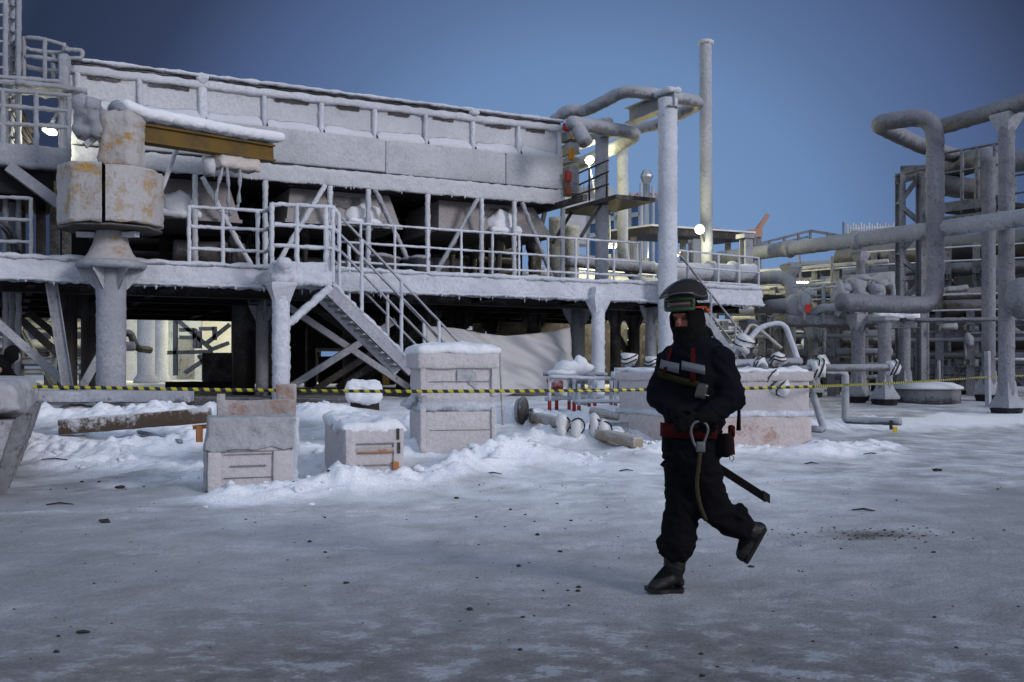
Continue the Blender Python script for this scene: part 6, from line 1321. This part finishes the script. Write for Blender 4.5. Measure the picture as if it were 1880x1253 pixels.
MB().tube(bez([P(1240, 850, .1), P(1228, 850, .1), P(1220, 860, .1)], .03), [.016]*len(bez([P(1240, 850, .1), P(1228, 850, .1), P(1220, 860, .1)], .03)), 6).build('strap_end', blk, wk)
MB().bar(P(1333, 790, -.12), P(1336, 832, -.12), .01, .03, up=Vector((1, 0, 0))).build('leg_strap', red_w, wk)
MB().tube(bez([P(1333, 832, -.12), P(1340, 836, -.12), P(1336, 844, -.12), P(1331, 840, -.12), P(1333, 832, -.12)], .006, 3), .0035, 6).build('strap_ring', MAT['worn metal'], wk)
MB().rbox(P(1336, 790, -.1), (.035, .05, .07), X2, r=.012, seg=.02).build('pouch', red_w, wk); MB().tube([P(1354, 752, -.04), P(1353, 790, -.04)], [.009, .014], 8).build('cord', blk, wk)
MB().rbox(P(1318, 815, -.13), (.09, .05, .13), (wdir, cdir, Z), r=.02, seg=.03, jit=.01).build('tool_pouch', blk, wk); MB().rbox(P(1228, 815, .02), (.06, .12, .13), X2, r=.02, seg=.03, jit=.01).build('tool_pouch', blk, wk)
# ---- second worker, stooping at the left edge behind the skip
p2 = onY(4, 690, 16.2); w2_ = root('person', (p2.x-.35, p2.y, gz(p2.x, p2.y)), 'dark hooded worker stooping at the left edge behind the sheeted container', 'person')
def K(x, y, dy=0): return onY(x, y, 16.2)+Vector((0, dy, 0))
gw = gz(p2.x, p2.y)
def b2(mb):
    mb.blob(K(22, 650), (.12, .13, .15), 16, 0); limb(mb, [K(14, 662), K(-4, 672), K(-30, 690)], [.1, .2, .2]); limb(mb, [K(-4, 668, -.15), K(8, 690, -.25), K(20, 700, -.2)], [.09, .07, .05]); limb(mb, [K(-4, 668, .15), K(6, 690, .25), K(24, 702, .2)], [.09, .07, .05])
    for s_ in (-.12, .12): k_ = K(-22, 720, s_); limb(mb, [K(-30, 690, s_), k_, Vector((K(-36, 700).x, 16.2+s_, gw+.05)), Vector((K(-36, 700).x+.2, 16.2+s_, gw+.04))], [.13, .1, .07, .06])
    for s_ in (-.2, .2):
        h_ = K(22, 701, s_)
        for f in range(5): limb(mb, [h_, h_+Vector((.07+.02*(f % 3), .02*(f-2), -.03-.02*f))], [.016, .009], 6)
volume(b2, 'body', blk, w2_, .02, 3, .015, 5)
mb = MB(); mb.tube([K(4, 678, -.24), K(14, 681, -.26)], .055, 10); mb.build('pale_cuff', plain('pale cuff', (.35, .22, .17), .7), w2_)
MB().tube([K(31+5*math.cos(q), 656+8*math.sin(q)) for q in np.linspace(-1.6, 2.6, 14)], .018, 7).build('face_shield', plain('pale shield rim', (.2, .2, .2), .3), w2_)

# ================================================================== debris
random.seed(11)
mb = MB()
for k in range(380):
    Y = 2.6+9*random.random()**1.3; X = random.uniform(-.62, .62)*Y*.9; r_ = random.choice((.003, .003, .004, .004, .005, .007, .010))*random.uniform(.7, 1.3)*(.6+Y*.08); mb.blob((X, Y, gz(X, Y)+r_*.3), (r_*1.3, r_, r_*.7), 6, .5, 40)
for k in range(160):
    X, Y = random.gauss(2.75, .45), random.gauss(7.65, .2); r_ = random.choice((.003, .004, .005, .008)); mb.blob((X, Y, gz(X, Y)+r_*.3), (r_*1.3, r_, r_*.7), 6, .5, 40)
mb.build('gravel', plain('dark grit', (.03, .027, .025), .9), label='dark grit and gravel scattered over the packed ice', kind='stuff')
mb = MB()
for k in range(330):
    a_, b_, hh, wd = random.choice((RID[:12]+RID[14:19])); t = random.random(); X = a_[0]+(b_[0]-a_[0])*t+random.gauss(0, wd*.6); Y = a_[1]+(b_[1]-a_[1])*t+random.gauss(0, wd*.6); r_ = .010+.045*random.random()**2.5; mb.blob((X, Y, gz(X, Y)+r_*.1), (r_*1.3, r_*1.1, r_*.7), 9, 1.1, 18)
mb.build('snow_lumps', snow, label='broken lumps of snow along the shovelled banks', kind='stuff')
for i, (x, y, r_, lab) in enumerate(((1720, 866, .035, 'dark lump lying alone on the snow at the right'), (190, 960, .028, 'brown flat lump on the snow at the left'), (153, 1165, .016, 'dark lump of dirt on the ice at the lower left'), (218, 898, .03, 'ring-shaped scrap in the trodden snow left of the crates'))):
    p = G(x, y); m_b = MB(); m_b.blob(p+Z*r_*.5, (r_*1.6, r_*.9, r_*.6), 14, .8, 22); m_b.build('lump', MAT['dark grit'], label=lab, cat='debris', group='lumps on the snow')
for i, (x, y, L_, an, lab) in enumerate(((1150, 866, .09, 20, 'small black twig on the snow left of the worker'), (1600, 835, .12, 10, 'curved black scrap on the snow, right of the container'), (1490, 853, .10, 15, 'thin dark sliver below the container corner'), (905, 872, .10, 0, 'dark sliver in the bank before the tall crate'), (1585, 940, .1, -20, 'thin dark sliver near the oil patch'), (100, 846, .16, 0, 'dark scrap of board in the snow at the left'), (110, 928, .12, 10, 'reddish scrap in the snow at the left'))):
    p = G(x, y); d = Vector((math.cos(R(an)), math.sin(R(an)), 0)); m_b = MB(); m_b.tube([p-d*L_+Z*.008, p+Z*.022, p+d*L_+Z*.006], [.006, .010, .005], 6, .003); m_b.build('scrap', MAT['dark grit'], label=lab, cat='debris', group='scraps on the snow')
